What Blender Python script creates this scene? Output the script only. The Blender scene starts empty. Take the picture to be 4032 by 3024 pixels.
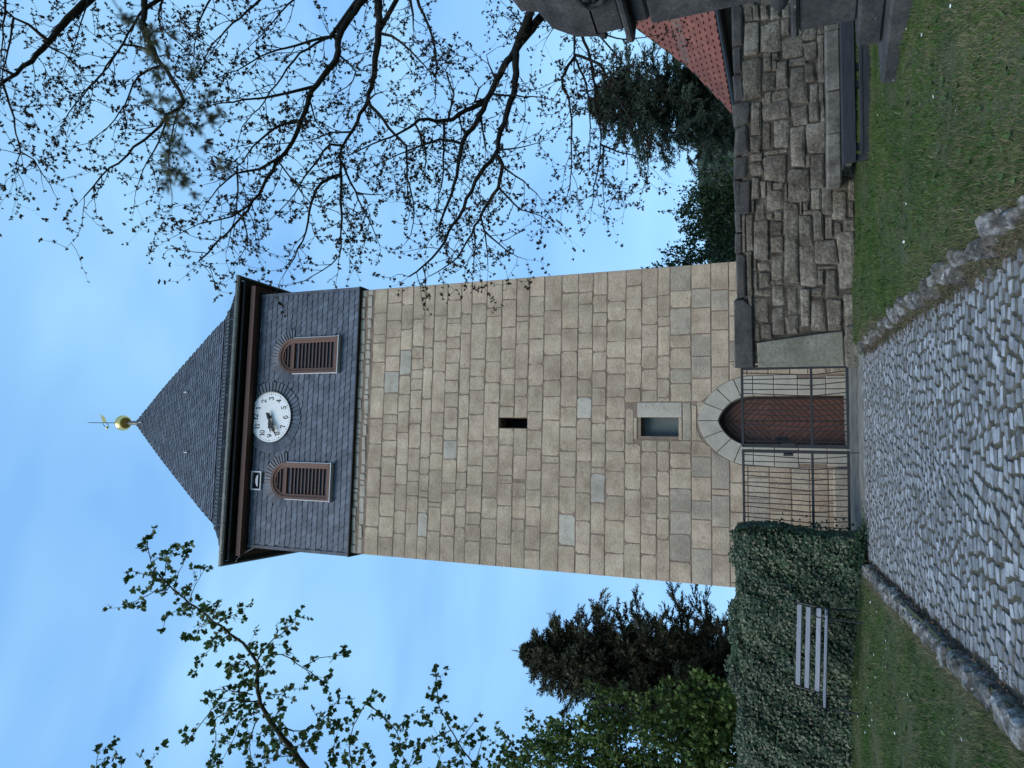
import bpy, math, random
import numpy as np
from mathutils import Vector, Matrix

# ------------------------------------------------------------------ camera, world, sun, exposure
sc = bpy.context.scene
rad = math.radians
rng = random.Random(11)
nr = np.random.default_rng(7)

PITCH, ROLL = rad(22.3), rad(0.94)
fw = Vector((0, math.cos(PITCH), math.sin(PITCH)))
u0 = Vector((0, -math.sin(PITCH), math.cos(PITCH)))
r0 = Vector((1, 0, 0))
cr = r0 * math.cos(ROLL) - u0 * math.sin(ROLL)
cu = u0 * math.cos(ROLL) + r0 * math.sin(ROLL)
cam_d = bpy.data.cameras.new('camera')
cam = bpy.data.objects.new('camera', cam_d)
sc.collection.objects.link(cam)
# the phone was held upright and the file is stored on its side: sky to the left
X, Y, Z = -cu, cr, -fw
cam.matrix_world = Matrix(((X.x, Y.x, Z.x, 0), (X.y, Y.y, Z.y, 0), (X.z, Y.z, Z.z, 1.6), (0, 0, 0, 1)))
cam_d.sensor_fit = 'HORIZONTAL'
cam_d.sensor_width = 36
cam_d.lens = 36 * 2795 / 4032
cam_d.clip_start = 0.02
cam_d.clip_end = 6000
cam_d.dof.use_dof = True
cam_d.dof.focus_distance = 15
cam_d.dof.aperture_fstop = 4.5
sc.camera = cam

SUN_AZ, SUN_EL = rad(215), rad(42)      # azimuth clockwise from +Y: behind and left of the camera
world = bpy.data.worlds.new('World')
sc.world = world
world.use_nodes = True
wn, wl = world.node_tree.nodes, world.node_tree.links
wn.clear()
w_out = wn.new('ShaderNodeOutputWorld')
w_bg = wn.new('ShaderNodeBackground')
w_sky = wn.new('ShaderNodeTexSky')
w_sky.sky_type = 'NISHITA'
w_sky.sun_disc = False
w_sky.sun_elevation = SUN_EL
w_sky.sun_rotation = SUN_AZ
w_sky.altitude = 300
w_sky.air_density = 1.0
w_sky.dust_density = 0.9
w_sky.ozone_density = 1.0
w_tc = wn.new('ShaderNodeTexCoord')
w_map = wn.new('ShaderNodeMapping')
w_map.inputs['Scale'].default_value = (1.1, 2.2, 4.2)
w_map.inputs['Rotation'].default_value = (0.25, 0.15, 0.5)
w_no = wn.new('ShaderNodeTexNoise')
w_no.inputs['Scale'].default_value = 1.3
w_no.inputs['Detail'].default_value = 3.5
w_no.inputs['Roughness'].default_value = 0.5
w_no.inputs['Distortion'].default_value = 0.35
w_rmp = wn.new('ShaderNodeValToRGB')
w_rmp.color_ramp.elements[0].position = 0.43
w_rmp.color_ramp.elements[1].position = 0.74
w_rmp.color_ramp.elements[0].color = (0, 0, 0, 1)
w_rmp.color_ramp.elements[1].color = (0.55, 0.55, 0.55, 1)
w_mix = wn.new('ShaderNodeMixRGB')
w_mix.inputs[2].default_value = (2.7, 4.6, 5.5, 1)      # thin high cloud
wl.new(w_tc.outputs['Generated'], w_map.inputs['Vector'])
wl.new(w_map.outputs['Vector'], w_no.inputs['Vector'])
wl.new(w_no.outputs['Fac'], w_rmp.inputs['Fac'])
wl.new(w_rmp.outputs['Color'], w_mix.inputs['Fac'])
w_gr = wn.new('ShaderNodeMixRGB')
w_gr.blend_type = 'MULTIPLY'
w_gr.inputs['Fac'].default_value = 1.0
w_gr.inputs[2].default_value = (0.90, 1.03, 1.03, 1)
wl.new(w_sky.outputs['Color'], w_gr.inputs[1])
w_veil = wn.new('ShaderNodeMixRGB')                      # even veil of high haze over the clear sky
w_veil.inputs['Fac'].default_value = 0.74
w_veil.inputs[2].default_value = (1.30, 2.85, 5.2, 1)
wl.new(w_gr.outputs['Color'], w_veil.inputs[1])
wl.new(w_veil.outputs['Color'], w_mix.inputs[1])
wl.new(w_mix.outputs['Color'], w_bg.inputs['Color'])
w_bg.inputs['Strength'].default_value = 0.12
wl.new(w_bg.outputs['Background'], w_out.inputs['Surface'])

sun_d = bpy.data.lights.new('sun', 'SUN')
sun_d.energy = 1.5
sun_d.angle = rad(35)
sun_d.color = (1.0, 0.91, 0.79)
sun = bpy.data.objects.new('sun', sun_d)
sc.collection.objects.link(sun)
to_sun = Vector((math.sin(SUN_AZ) * math.cos(SUN_EL), math.cos(SUN_AZ) * math.cos(SUN_EL), math.sin(SUN_EL)))
sun.rotation_euler = to_sun.to_track_quat('Z', 'Y').to_euler()

sc.view_settings.view_transform = 'Standard'
sc.view_settings.look = 'None'
sc.view_settings.exposure = 0.85
sc.view_settings.gamma = 1.0
sc.view_settings.use_curve_mapping = False
sc.render.engine = 'CYCLES'
sc.cycles.use_denoising = True
sc.cycles.max_bounces = 5
sc.cycles.diffuse_bounces = 3
sc.cycles.transparent_max_bounces = 4

# ------------------------------------------------------------------ helpers
C = sc.collection.objects


def link(name, data, parent=None, loc=(0, 0, 0), rot=(0, 0, 0)):
    o = bpy.data.objects.new(name, data)
    C.link(o)
    o.parent = parent
    o.location = loc
    o.rotation_euler = rot
    return o


def tag(o, label=None, cat=None, group=None, kind=None):
    for k, v in (('label', label), ('category', cat), ('group', group), ('kind', kind)):
        if v:
            o[k] = v
    return o


def empty(name, loc=(0, 0, 0), rz=0.0, label=None, cat=None, group=None):
    o = link(name, None, None, loc, (0, 0, rz))
    return tag(o, label, cat, group)


def np_mesh(name, V, F, mat, smooth=False):
    """V: (n,3) array, F: (m,k) array of polygon indices, all with k corners"""
    V = np.asarray(V, dtype=np.float32)
    F = np.asarray(F, dtype=np.int32)
    me = bpy.data.meshes.new(name)
    me.vertices.add(len(V))
    me.vertices.foreach_set('co', V.ravel())
    m, k = F.shape
    me.loops.add(m * k)
    me.loops.foreach_set('vertex_index', F.ravel())
    me.polygons.add(m)
    me.polygons.foreach_set('loop_start', np.arange(0, m * k, k, dtype=np.int32))
    if smooth:
        me.polygons.foreach_set('use_smooth', np.ones(m, dtype=bool))
    me.update(calc_edges=True)
    me.materials.append(mat)
    return me


class MB:
    """collects shapes of ONE part"""
    def __init__(s):
        s.v, s.f = [], []
        s.mi = None

    def add(s, v, f):
        b = len(s.v)
        s.v += [tuple(p) for p in v]
        s.f += [[i + b for i in q] for q in f]
        return s

    def box(s, x0, x1, y0, y1, z0, z1, bev=0.0):
        if bev <= 0:
            v = [(x, y, z) for x in (x0, x1) for y in (y0, y1) for z in (z0, z1)]
            return s.add(v, [(0, 1, 3, 2), (4, 6, 7, 5), (0, 4, 5, 1), (2, 3, 7, 6), (0, 2, 6, 4), (1, 5, 7, 3)])
        b = bev
        v, idx = [], {}
        for i, x in enumerate((x0, x1)):
            for j, y in enumerate((y0, y1)):
                for k, z in enumerate((z0, z1)):
                    sx, sy, sz = (1 - 2 * i), (1 - 2 * j), (1 - 2 * k)
                    for a, p in enumerate(((x, y + sy * b, z + sz * b), (x + sx * b, y, z + sz * b), (x + sx * b, y + sy * b, z))):
                        idx[i, j, k, a] = len(v)
                        v.append(p)
        g = lambda i, j, k, a: idx[i, j, k, a]
        f = []
        for i in (0, 1):
            f.append([g(i, 0, 0, 0), g(i, 1, 0, 0), g(i, 1, 1, 0), g(i, 0, 1, 0)])
            f.append([g(0, i, 0, 1), g(1, i, 0, 1), g(1, i, 1, 1), g(0, i, 1, 1)])
            f.append([g(0, 0, i, 2), g(1, 0, i, 2), g(1, 1, i, 2), g(0, 1, i, 2)])
            for j in (0, 1):
                f.append([g(0, i, j, 1), g(1, i, j, 1), g(1, i, j, 2), g(0, i, j, 2)])
                f.append([g(i, 0, j, 0), g(i, 1, j, 0), g(i, 1, j, 2), g(i, 0, j, 2)])
                f.append([g(i, j, 0, 0), g(i, j, 1, 0), g(i, j, 1, 1), g(i, j, 0, 1)])
                for k in (0, 1):
                    f.append([g(i, j, k, 0), g(i, j, k, 1), g(i, j, k, 2)])
        return s.add(v, f)

    def tube(s, pts, radii, n=6, cap=True):
        pts = [Vector(p) for p in pts]
        if not hasattr(radii, '__len__'):
            radii = [radii] * len(pts)
        v, f = [], []
        up = Vector((0.31, 0.17, 0.93))
        for i, p in enumerate(pts):
            t = (pts[min(i + 1, len(pts) - 1)] - pts[max(i - 1, 0)])
            if t.length < 1e-9:
                t = Vector((0, 0, 1))
            t.normalize()
            a = t.cross(up)
            if a.length < 1e-3:
                a = t.cross(Vector((1, 0, 0)))
            a.normalize()
            b = t.cross(a)
            for k in range(n):
                th = 2 * math.pi * k / n
                v.append(p + (a * math.cos(th) + b * math.sin(th)) * radii[i])
        for i in range(len(pts) - 1):
            for k in range(n):
                k2 = (k + 1) % n
                f.append((i * n + k, i * n + k2, (i + 1) * n + k2, (i + 1) * n + k))
        if cap:
            f.append(tuple(range(n - 1, -1, -1)))
            f.append(tuple((len(pts) - 1) * n + k for k in range(n)))
        return s.add(v, f)

    def lathe(s, prof, cx=0, cy=0, n=20):
        v, f = [], []
        for r, z in prof:
            for k in range(n):
                a = 2 * math.pi * k / n
                v.append((cx + r * math.cos(a), cy + r * math.sin(a), z))
        for i in range(len(prof) - 1):
            for k in range(n):
                k2 = (k + 1) % n
                f.append((i * n + k, i * n + k2, (i + 1) * n + k2, (i + 1) * n + k))
        f.append(tuple(range(n - 1, -1, -1)))
        f.append(tuple((len(prof) - 1) * n + k for k in range(n)))
        return s.add(v, f)

    def slab(s, poly, yb, yf, bev=0.0, bulge=0.0):
        """polygon in (x,z), extruded from y=yb (back) to y=yf (front, smaller y), bevelled front edge"""
        n = len(poly)
        cx = sum(p[0] for p in poly) / n
        cz = sum(p[1] for p in poly) / n
        hx = max(abs(p[0] - cx) for p in poly) or 1
        hz = max(abs(p[1] - cz) for p in poly) or 1
        v = [(x, yb, z) for x, z in poly]
        if bev > 0:
            v += [(x, yf + bev * 0.8, z) for x, z in poly]
            v += [(x - bev * max(-1, min(1, (x - cx) / hx * 1.3)), yf, z - bev * max(-1, min(1, (z - cz) / hz * 1.3))) for x, z in poly]
            rings = 3
        else:
            v += [(x, yf, z) for x, z in poly]
            rings = 2
        f = []
        for r in range(rings - 1):
            for k in range(n):
                k2 = (k + 1) % n
                f.append((r * n + k, r * n + k2, (r + 1) * n + k2, (r + 1) * n + k))
        top = (rings - 1) * n
        if bulge:
            b2 = len(v)
            v += [(cx + (x - cx) * 0.55, yf - bulge, cz + (z - cz) * 0.55) for x, z in poly]
            for k in range(n):
                k2 = (k + 1) % n
                f.append((top + k, top + k2, b2 + k2, b2 + k))
            f.append(tuple(b2 + k for k in range(n)))
        else:
            f.append(tuple(top + k for k in range(n)))
        return s.add(v, f)

    def mesh(s, name, mat, smooth=False, xf=None):
        me = bpy.data.meshes.new(name)
        v = s.v
        if xf is not None:
            v = [tuple(xf @ Vector(p)) for p in v]
        me.from_pydata(v, [], s.f)
        import bmesh
        bm = bmesh.new()
        bm.from_mesh(me)
        bmesh.ops.recalc_face_normals(bm, faces=bm.faces)
        bm.to_mesh(me)
        bm.free()
        if smooth:
            for p in me.polygons:
                p.use_smooth = True
        me.materials.append(mat)
        if s.mi is not None:
            me.materials.append(s.mi[0])
            for p, k_ in zip(me.polygons, s.mi[1]):
                p.material_index = k_
        return me

    def build(s, name, mat, parent=None, loc=(0, 0, 0), rot=(0, 0, 0), smooth=False):
        return link(name, s.mesh(name, mat, smooth), parent, loc, rot)


# ------------------------------------------------------------------ materials
def pm(name, cols, scale=6.0, rough=0.85, bump=0.25, bscale=45.0, obj=0.0, isl=0.0, metal=0.0, stretch=(1, 1, 1),
       spots=None, spec=0.3, trans=0.0, detail=6.0, dist=0.012, hue=0.0, grain=None, streak=None):
    """noise-blended colours, brightness varying per object / per loose piece, fine relief, optional blotches"""
    m = bpy.data.materials.new(name)
    m.use_nodes = True
    N, L = m.node_tree.nodes, m.node_tree.links
    P = N['Principled BSDF']
    P.inputs['Roughness'].default_value = rough
    P.inputs['Metallic'].default_value = metal
    P.inputs['Specular IOR Level'].default_value = spec
    geo = N.new('ShaderNodeNewGeometry')
    mp = N.new('ShaderNodeMapping')
    mp.inputs['Scale'].default_value = stretch
    L.new(geo.outputs['Position'], mp.inputs['Vector'])
    n1 = N.new('ShaderNodeTexNoise')
    n1.inputs['Scale'].default_value = scale
    n1.inputs['Detail'].default_value = detail
    n1.inputs['Roughness'].default_value = 0.62
    L.new(mp.outputs['Vector'], n1.inputs['Vector'])
    cr_ = N.new('ShaderNodeValToRGB')
    els = cr_.color_ramp.elements
    while len(els) < len(cols):
        els.new(0.5)
    for i, c in enumerate(cols):
        els[i].position = 0.30 + 0.40 * i / max(1, len(cols) - 1)
        els[i].color = (*c, 1)
    L.new(n1.outputs['Fac'], cr_.inputs['Fac'])
    col = cr_.outputs['Color']
    if grain:
        gs, ga, gst = grain
        mpg = N.new('ShaderNodeMapping')
        mpg.inputs['Scale'].default_value = gst
        L.new(geo.outputs['Position'], mpg.inputs['Vector'])
        ng = N.new('ShaderNodeTexNoise')
        ng.inputs['Scale'].default_value = gs
        ng.inputs['Detail'].default_value = 4
        ng.inputs['Roughness'].default_value = 0.75
        L.new(mpg.outputs['Vector'], ng.inputs['Vector'])
        mg = N.new('ShaderNodeMapRange')
        mg.inputs['From Min'].default_value = 0.30
        mg.inputs['From Max'].default_value = 0.70
        mg.inputs['To Min'].default_value = 1 - ga
        mg.inputs['To Max'].default_value = 1 + ga
        L.new(ng.outputs['Fac'], mg.inputs['Value'])
        hg = N.new('ShaderNodeHueSaturation')
        L.new(mg.outputs['Result'], hg.inputs['Value'])
        L.new(col, hg.inputs['Color'])
        col = hg.outputs['Color']
    if streak:
        mps = N.new('ShaderNodeMapping')
        mps.inputs['Scale'].default_value = (1, 1, .10)
        L.new(geo.outputs['Position'], mps.inputs['Vector'])
        ns = N.new('ShaderNodeTexNoise')
        ns.inputs['Scale'].default_value = streak[0]
        ns.inputs['Detail'].default_value = 5
        ns.inputs['Roughness'].default_value = 0.6
        L.new(mps.outputs['Vector'], ns.inputs['Vector'])
        mr_ = N.new('ShaderNodeMapRange')
        mr_.inputs['From Min'].default_value = 0.35
        mr_.inputs['From Max'].default_value = 0.62
        mr_.inputs['To Min'].default_value = 1 - streak[1]
        mr_.inputs['To Max'].default_value = 1.06
        L.new(ns.outputs['Fac'], mr_.inputs['Value'])
        hs_ = N.new('ShaderNodeHueSaturation')
        L.new(mr_.outputs['Result'], hs_.inputs['Value'])
        L.new(col, hs_.inputs['Color'])
        col = hs_.outputs['Color']
    if spots:
        sc_, thr, c2, amt = spots
        n3 = N.new('ShaderNodeTexNoise')
        n3.inputs['Scale'].default_value = sc_
        n3.inputs['Detail'].default_value = 4
        n3.inputs['Roughness'].default_value = 0.7
        L.new(mp.outputs['Vector'], n3.inputs['Vector'])
        r3 = N.new('ShaderNodeValToRGB')
        r3.color_ramp.elements[0].position = thr
        r3.color_ramp.elements[1].position = min(1, thr + 0.06)
        r3.color_ramp.elements[1].color = (amt, amt, amt, 1)
        L.new(n3.outputs['Fac'], r3.inputs['Fac'])
        mx = N.new('ShaderNodeMixRGB')
        mx.inputs[2].default_value = (*c2, 1)
        L.new(r3.outputs['Color'], mx.inputs['Fac'])
        L.new(col, mx.inputs[1])
        col = mx.outputs['Color']
    for amt, node, sock in ((obj, 'ShaderNodeObjectInfo', 'Random'), (isl, 'ShaderNodeNewGeometry', 'Random Per Island')):
        if amt:
            oi = N.new(node)
            mr = N.new('ShaderNodeMapRange')
            mr.inputs['To Min'].default_value = 1 - amt
            mr.inputs['To Max'].default_value = 1 + amt
            L.new(oi.outputs[sock], mr.inputs['Value'])
            hs = N.new('ShaderNodeHueSaturation')
            L.new(mr.outputs['Result'], hs.inputs['Value'])
            L.new(col, hs.inputs['Color'])
            if hue:
                mm = N.new('ShaderNodeMath')
                mm.operation = 'MULTIPLY'
                mm.inputs[1].default_value = 7.31
                fr = N.new('ShaderNodeMath')
                fr.operation = 'FRACT'
                m2 = N.new('ShaderNodeMapRange')
                m2.inputs['To Min'].default_value = 0.5 - hue
                m2.inputs['To Max'].default_value = 0.5 + hue
                L.new(oi.outputs[sock], mm.inputs[0])
                L.new(mm.outputs[0], fr.inputs[0])
                L.new(fr.outputs[0], m2.inputs['Value'])
                L.new(m2.outputs['Result'], hs.inputs['Hue'])
            col = hs.outputs['Color']
    L.new(col, P.inputs['Base Color'])
    if bump:
        n2 = N.new('ShaderNodeTexNoise')
        n2.inputs['Scale'].default_value = bscale
        n2.inputs['Detail'].default_value = 5
        n2.inputs['Roughness'].default_value = 0.65
        L.new(mp.outputs['Vector'], n2.inputs['Vector'])
        bp = N.new('ShaderNodeBump')
        bp.inputs['Strength'].default_value = bump
        bp.inputs['Distance'].default_value = dist
        L.new(n2.outputs['Fac'], bp.inputs['Height'])
        L.new(bp.outputs['Normal'], P.inputs['Normal'])
    if trans:
        tr = N.new('ShaderNodeBsdfTranslucent')
        L.new(col, tr.inputs['Color'])
        ms = N.new('ShaderNodeMixShader')
        ms.inputs['Fac'].default_value = trans
        out = N['Material Output']
        L.new(P.outputs['BSDF'], ms.inputs[1])
        L.new(tr.outputs['BSDF'], ms.inputs[2])
        L.new(ms.outputs['Shader'], out.inputs['Surface'])
    return m


M = {
    'stone': pm('tower_sandstone', [(.335, .262, .19), (.43, .346, .256), (.49, .41, .312)], 2.2, .9, .5, 26, obj=.10, spots=(5.0, .66, (.15, .11, .08), .6), stretch=(1, 1, 1.6), dist=.03, hue=.005, grain=(17, .30, (1, 1, 2.5)), streak=(1.6, .22)),
    'stone_blue': pm('tower_sandstone_grey', [(.275, .24, .19), (.35, .305, .245), (.43, .365, .28)], 2.5, .9, .5, 26, obj=.12, spots=(4.0, .60, (.33, .27, .19), .6), dist=.03, grain=(17, .28, (1, 1, 2.5)), streak=(1.6, .22)),
    'stone_pale': pm('tower_sandstone_pale', [(.33, .30, .25), (.42, .39, .33), (.48, .45, .39)], 3, .9, .5, 30, obj=.1, dist=.03, grain=(20, .22, (1, 1, 2))),
    'arch': pm('arch_sandstone', [(.30, .28, .24), (.36, .34, .29), (.40, .375, .32)], 3.0, .9, .25, 60, obj=.06, dist=.006, grain=(25, .10, (1, 1, 1))),
    'mortar': pm('mortar', [(.165, .12, .092), (.215, .165, .128), (.26, .205, .16)], 6, .95, .4, 40),
    'slate': pm('slate', [(.074, .090, .120), (.094, .112, .146), (.116, .136, .172)], 3, .55, .25, 30, obj=.26, isl=.26, spec=.35, dist=.004, spots=(7, .70, (.17, .18, .17), .5), streak=(2.2, .15)),
    'slate_edge': pm('slate_edge', [(.008, .009, .012), (.014, .015, .019)], 5, .9, 0),
    'slate_roof': pm('slate_roof', [(.062, .076, .102), (.080, .096, .125), (.100, .117, .150)], 3, .55, .25, 30, isl=.34, spec=.35, dist=.004, spots=(5, .70, (.15, .16, .15), .5)),
    'dark': pm('dark_void', [(.006, .006, .007), (.01, .01, .011)], 5, .9, 0),
    'brown_paint': pm('brown_painted_wood', [(.105, .058, .045), (.125, .07, .055), (.14, .08, .064)], 8, .6, .15, 40, stretch=(1, 1, 6)),
    'zinc': pm('zinc_sheet', [(.09, .10, .095), (.13, .14, .13), (.17, .18, .17)], 5, .5, .1, 20, metal=.5),
    'grating': pm('galvanised_grating', [(.16, .18, .20), (.24, .26, .28)], 8, .5, .05, 30, metal=.4),
    'white_metal': pm('white_flashing', [(.55, .57, .6), (.68, .70, .73)], 8, .45, .05, 30),
    'dial': pm('enamel_dial', [(.74, .77, .79), (.80, .82, .84)], 2.5, .35, .0),
    'black': pm('black_paint', [(.014, .015, .018), (.022, .023, .027)], 8, .5, .05, 40),
    'gold': pm('gilded_copper', [(.75, .50, .16), (.85, .60, .22), (.62, .40, .12)], 3, .22, .08, 12, metal=1.0),
    'door': pm('door_wood', [(.068, .032, .024), (.092, .044, .033), (.115, .056, .043)], 7, .55, .2, 50, obj=.14, stretch=(4, 1, 4)),
    'door_frame': pm('door_frame_wood', [(.025, .016, .013), (.04, .026, .02)], 7, .6, .2, 50),
    'pane': pm('window_shutter_board', [(.10, .125, .125), (.13, .155, .155)], 2, .85, .1, 60, stretch=(1, 1, .2)),
    'rubble': pm('wall_sandstone', [(.064, .055, .043), (.145, .129, .104), (.24, .222, .188)], 3.0, .95, .9, 16, obj=.28, spots=(26, .63, (.34, .335, .31), .7), dist=.05, hue=.01, grain=(20, .5, (1, 1, 1))),
    'rubble_core': pm('wall_mortar', [(.025, .021, .017), (.07, .06, .048), (.14, .125, .10)], 6, .95, .7, 30),
    'coping': pm('coping_stone', [(.035, .036, .038), (.06, .06, .06), (.09, .088, .082)], 3, .9, .5, 30, obj=.15, spots=(20, .70, (.2, .2, .19), .6), dist=.03, grain=(18, .3, (1, 1, 1))),
    'slab': pm('gatepost_slab', [(.12, .115, .095), (.17, .165, .135), (.22, .21, .175)], 2.2, .95, .5, 30, spots=(9, .66, (.07, .065, .05), .7), dist=.025, grain=(15, .28, (1, 1, 1))),
    'iron': pm('gate_iron', [(.012, .013, .016), (.022, .023, .027)], 12, .55, .1, 60, spec=.4),
    'ivy': pm('ivy_leaf', [(.014, .032, .016), (.026, .053, .024), (.042, .074, .033)], 1.2, .42, 0, isl=.45, spec=.35, trans=.08, hue=.012),
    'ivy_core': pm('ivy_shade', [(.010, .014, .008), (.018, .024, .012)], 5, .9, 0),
    'bench_wood': pm('bench_slat_grey', [(.13, .15, .19), (.165, .19, .235), (.20, .225, .27)], 4, .5, .12, 60, stretch=(1, 8, 8)),
    'bench_dark': pm('bench_board_dark', [(.020, .022, .028), (.032, .035, .043), (.045, .048, .057)], 5, .55, .2, 50, stretch=(.6, 5, 5)),
    'cobble': pm('granite_sett', [(.11, .117, .128), (.215, .23, .25), (.305, .325, .352)], 6, .8, .6, 60, obj=.36, isl=.36, spots=(14, .60, (.09, .095, .085), .7), dist=.012, grain=(45, .2, (1, 1, 1))),
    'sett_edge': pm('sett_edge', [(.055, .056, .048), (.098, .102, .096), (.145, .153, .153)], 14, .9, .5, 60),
    'joint': pm('path_earth', [(.040, .036, .026), (.070, .064, .047), (.10, .095, .070)], 9, .95, .8, 60),
    'forecourt': pm('forecourt_gravel', [(.10, .105, .095), (.17, .175, .165), (.22, .225, .215)], 3, .95, .8, 90),
    'soil': pm('lawn_soil', [(.034, .046, .020), (.055, .068, .032), (.085, .080, .048)], 2.2, .95, .8, 60),
    'grass': pm('grass_blade', [(.022, .062, .012), (.050, .108, .022), (.115, .135, .050)], 1.3, .7, 0, isl=.38, trans=.18, spec=.2, hue=.012),
    'drygrass': pm('dry_grass_blade', [(.11, .11, .06), (.165, .15, .09), (.21, .19, .125)], .9, .8, 0, isl=.3, trans=.15, spec=.2),
    'kerb': pm('kerb_stone', [(.030, .027, .024), (.10, .096, .088), (.30, .305, .31)], 8, .95, .55, 26, obj=.25, spots=(15, .60, (.36, .375, .395), .75), dist=.02, grain=(30, .4, (1, 1, 1))),
    'litter': pm('leaf_litter', [(.05, .034, .024), (.085, .058, .042), (.12, .09, .065)], 3, .9, 0, isl=.5),
    'monument': pm('monument_sandstone', [(.024, .025, .028), (.045, .046, .049), (.075, .074, .074)], 2.5, .9, .5, 34, obj=.08, spots=(9, .67, (.30, .31, .28), .9), dist=.025, grain=(20, .25, (1, 1, 1))),
    'ledge': pm('ledge_stone', [(.065, .061, .052), (.13, .123, .108), (.21, .20, .178)], 3, .9, .6, 26, obj=.1, dist=.03, grain=(22, .3, (1, 1, 1))),
    'tile': pm('roof_tile_red', [(.13, .048, .034), (.165, .060, .044), (.20, .078, .058)], 4, .7, .2, 40, obj=.16, isl=.16),
    'render': pm('house_render', [(.10, .095, .085), (.14, .13, .12)], 3, .9, .2, 40),
    'weed': pm('weed_leaf', [(.035, .075, .020), (.06, .11, .032), (.085, .13, .045)], 2, .6, 0, isl=.35, trans=.15),
    'bark': pm('bark', [(.018, .015, .012), (.035, .029, .023), (.055, .048, .038)], 14, .95, .7, 40, stretch=(1, 1, 1)),
    'bud': pm('bud_leaf', [(.020, .015, .010), (.036, .026, .016), (.052, .040, .022)], 2, .8, 0, isl=.5, trans=.15),
    'bark_haw': pm('hawthorn_bark', [(.03, .026, .018), (.06, .05, .036)], 18, .9, .5, 50),
    'haw': pm('hawthorn_leaf', [(.030, .060, .014), (.052, .094, .023), (.078, .125, .036)], 2.5, .6, 0, isl=.4, trans=.28),
    'larch': pm('larch_needle', [(.05, .065, .028), (.08, .085, .045), (.10, .085, .05)], 9, .8, 0, isl=.3, trans=.2),
    'spruce': pm('spruce_needle', [(.034, .046, .030), (.060, .070, .044), (.098, .094, .060)], .8, .75, 0, isl=.45, trans=.06),
    'cone': pm('spruce_cone', [(.12, .085, .05), (.17, .125, .075)], 4, .8, 0, isl=.35),
    'pine': pm('pine_needle', [(.024, .042, .030), (.044, .068, .046), (.066, .094, .062)], .6, .75, 0, isl=.4, trans=.06),
    'bush': pm('bush_leaf', [(.028, .050, .018), (.050, .080, .030), (.080, .115, .044)], .9, .6, 0, isl=.45, trans=.12),
    'shrub': pm('shrub_leaf', [(.045, .078, .016), (.070, .115, .026), (.098, .15, .040)], .9, .6, 0, isl=.4, trans=.25),
    'hill': pm('hill_forest', [(.030, .048, .040), (.045, .066, .052), (.06, .082, .062)], .06, .95, 0, isl=.3),
    'ground': pm('ground_earth', [(.035, .045, .022), (.06, .065, .034)], .3, .95, .3, 10),
    'daisy': pm('daisy_petal', [(.75, .76, .76), (.82, .82, .82)], 5, .6, 0),
    'dandelion': pm('dandelion_petal', [(.7, .48, .03), (.8, .55, .05)], 5, .6, 0),
}

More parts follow.
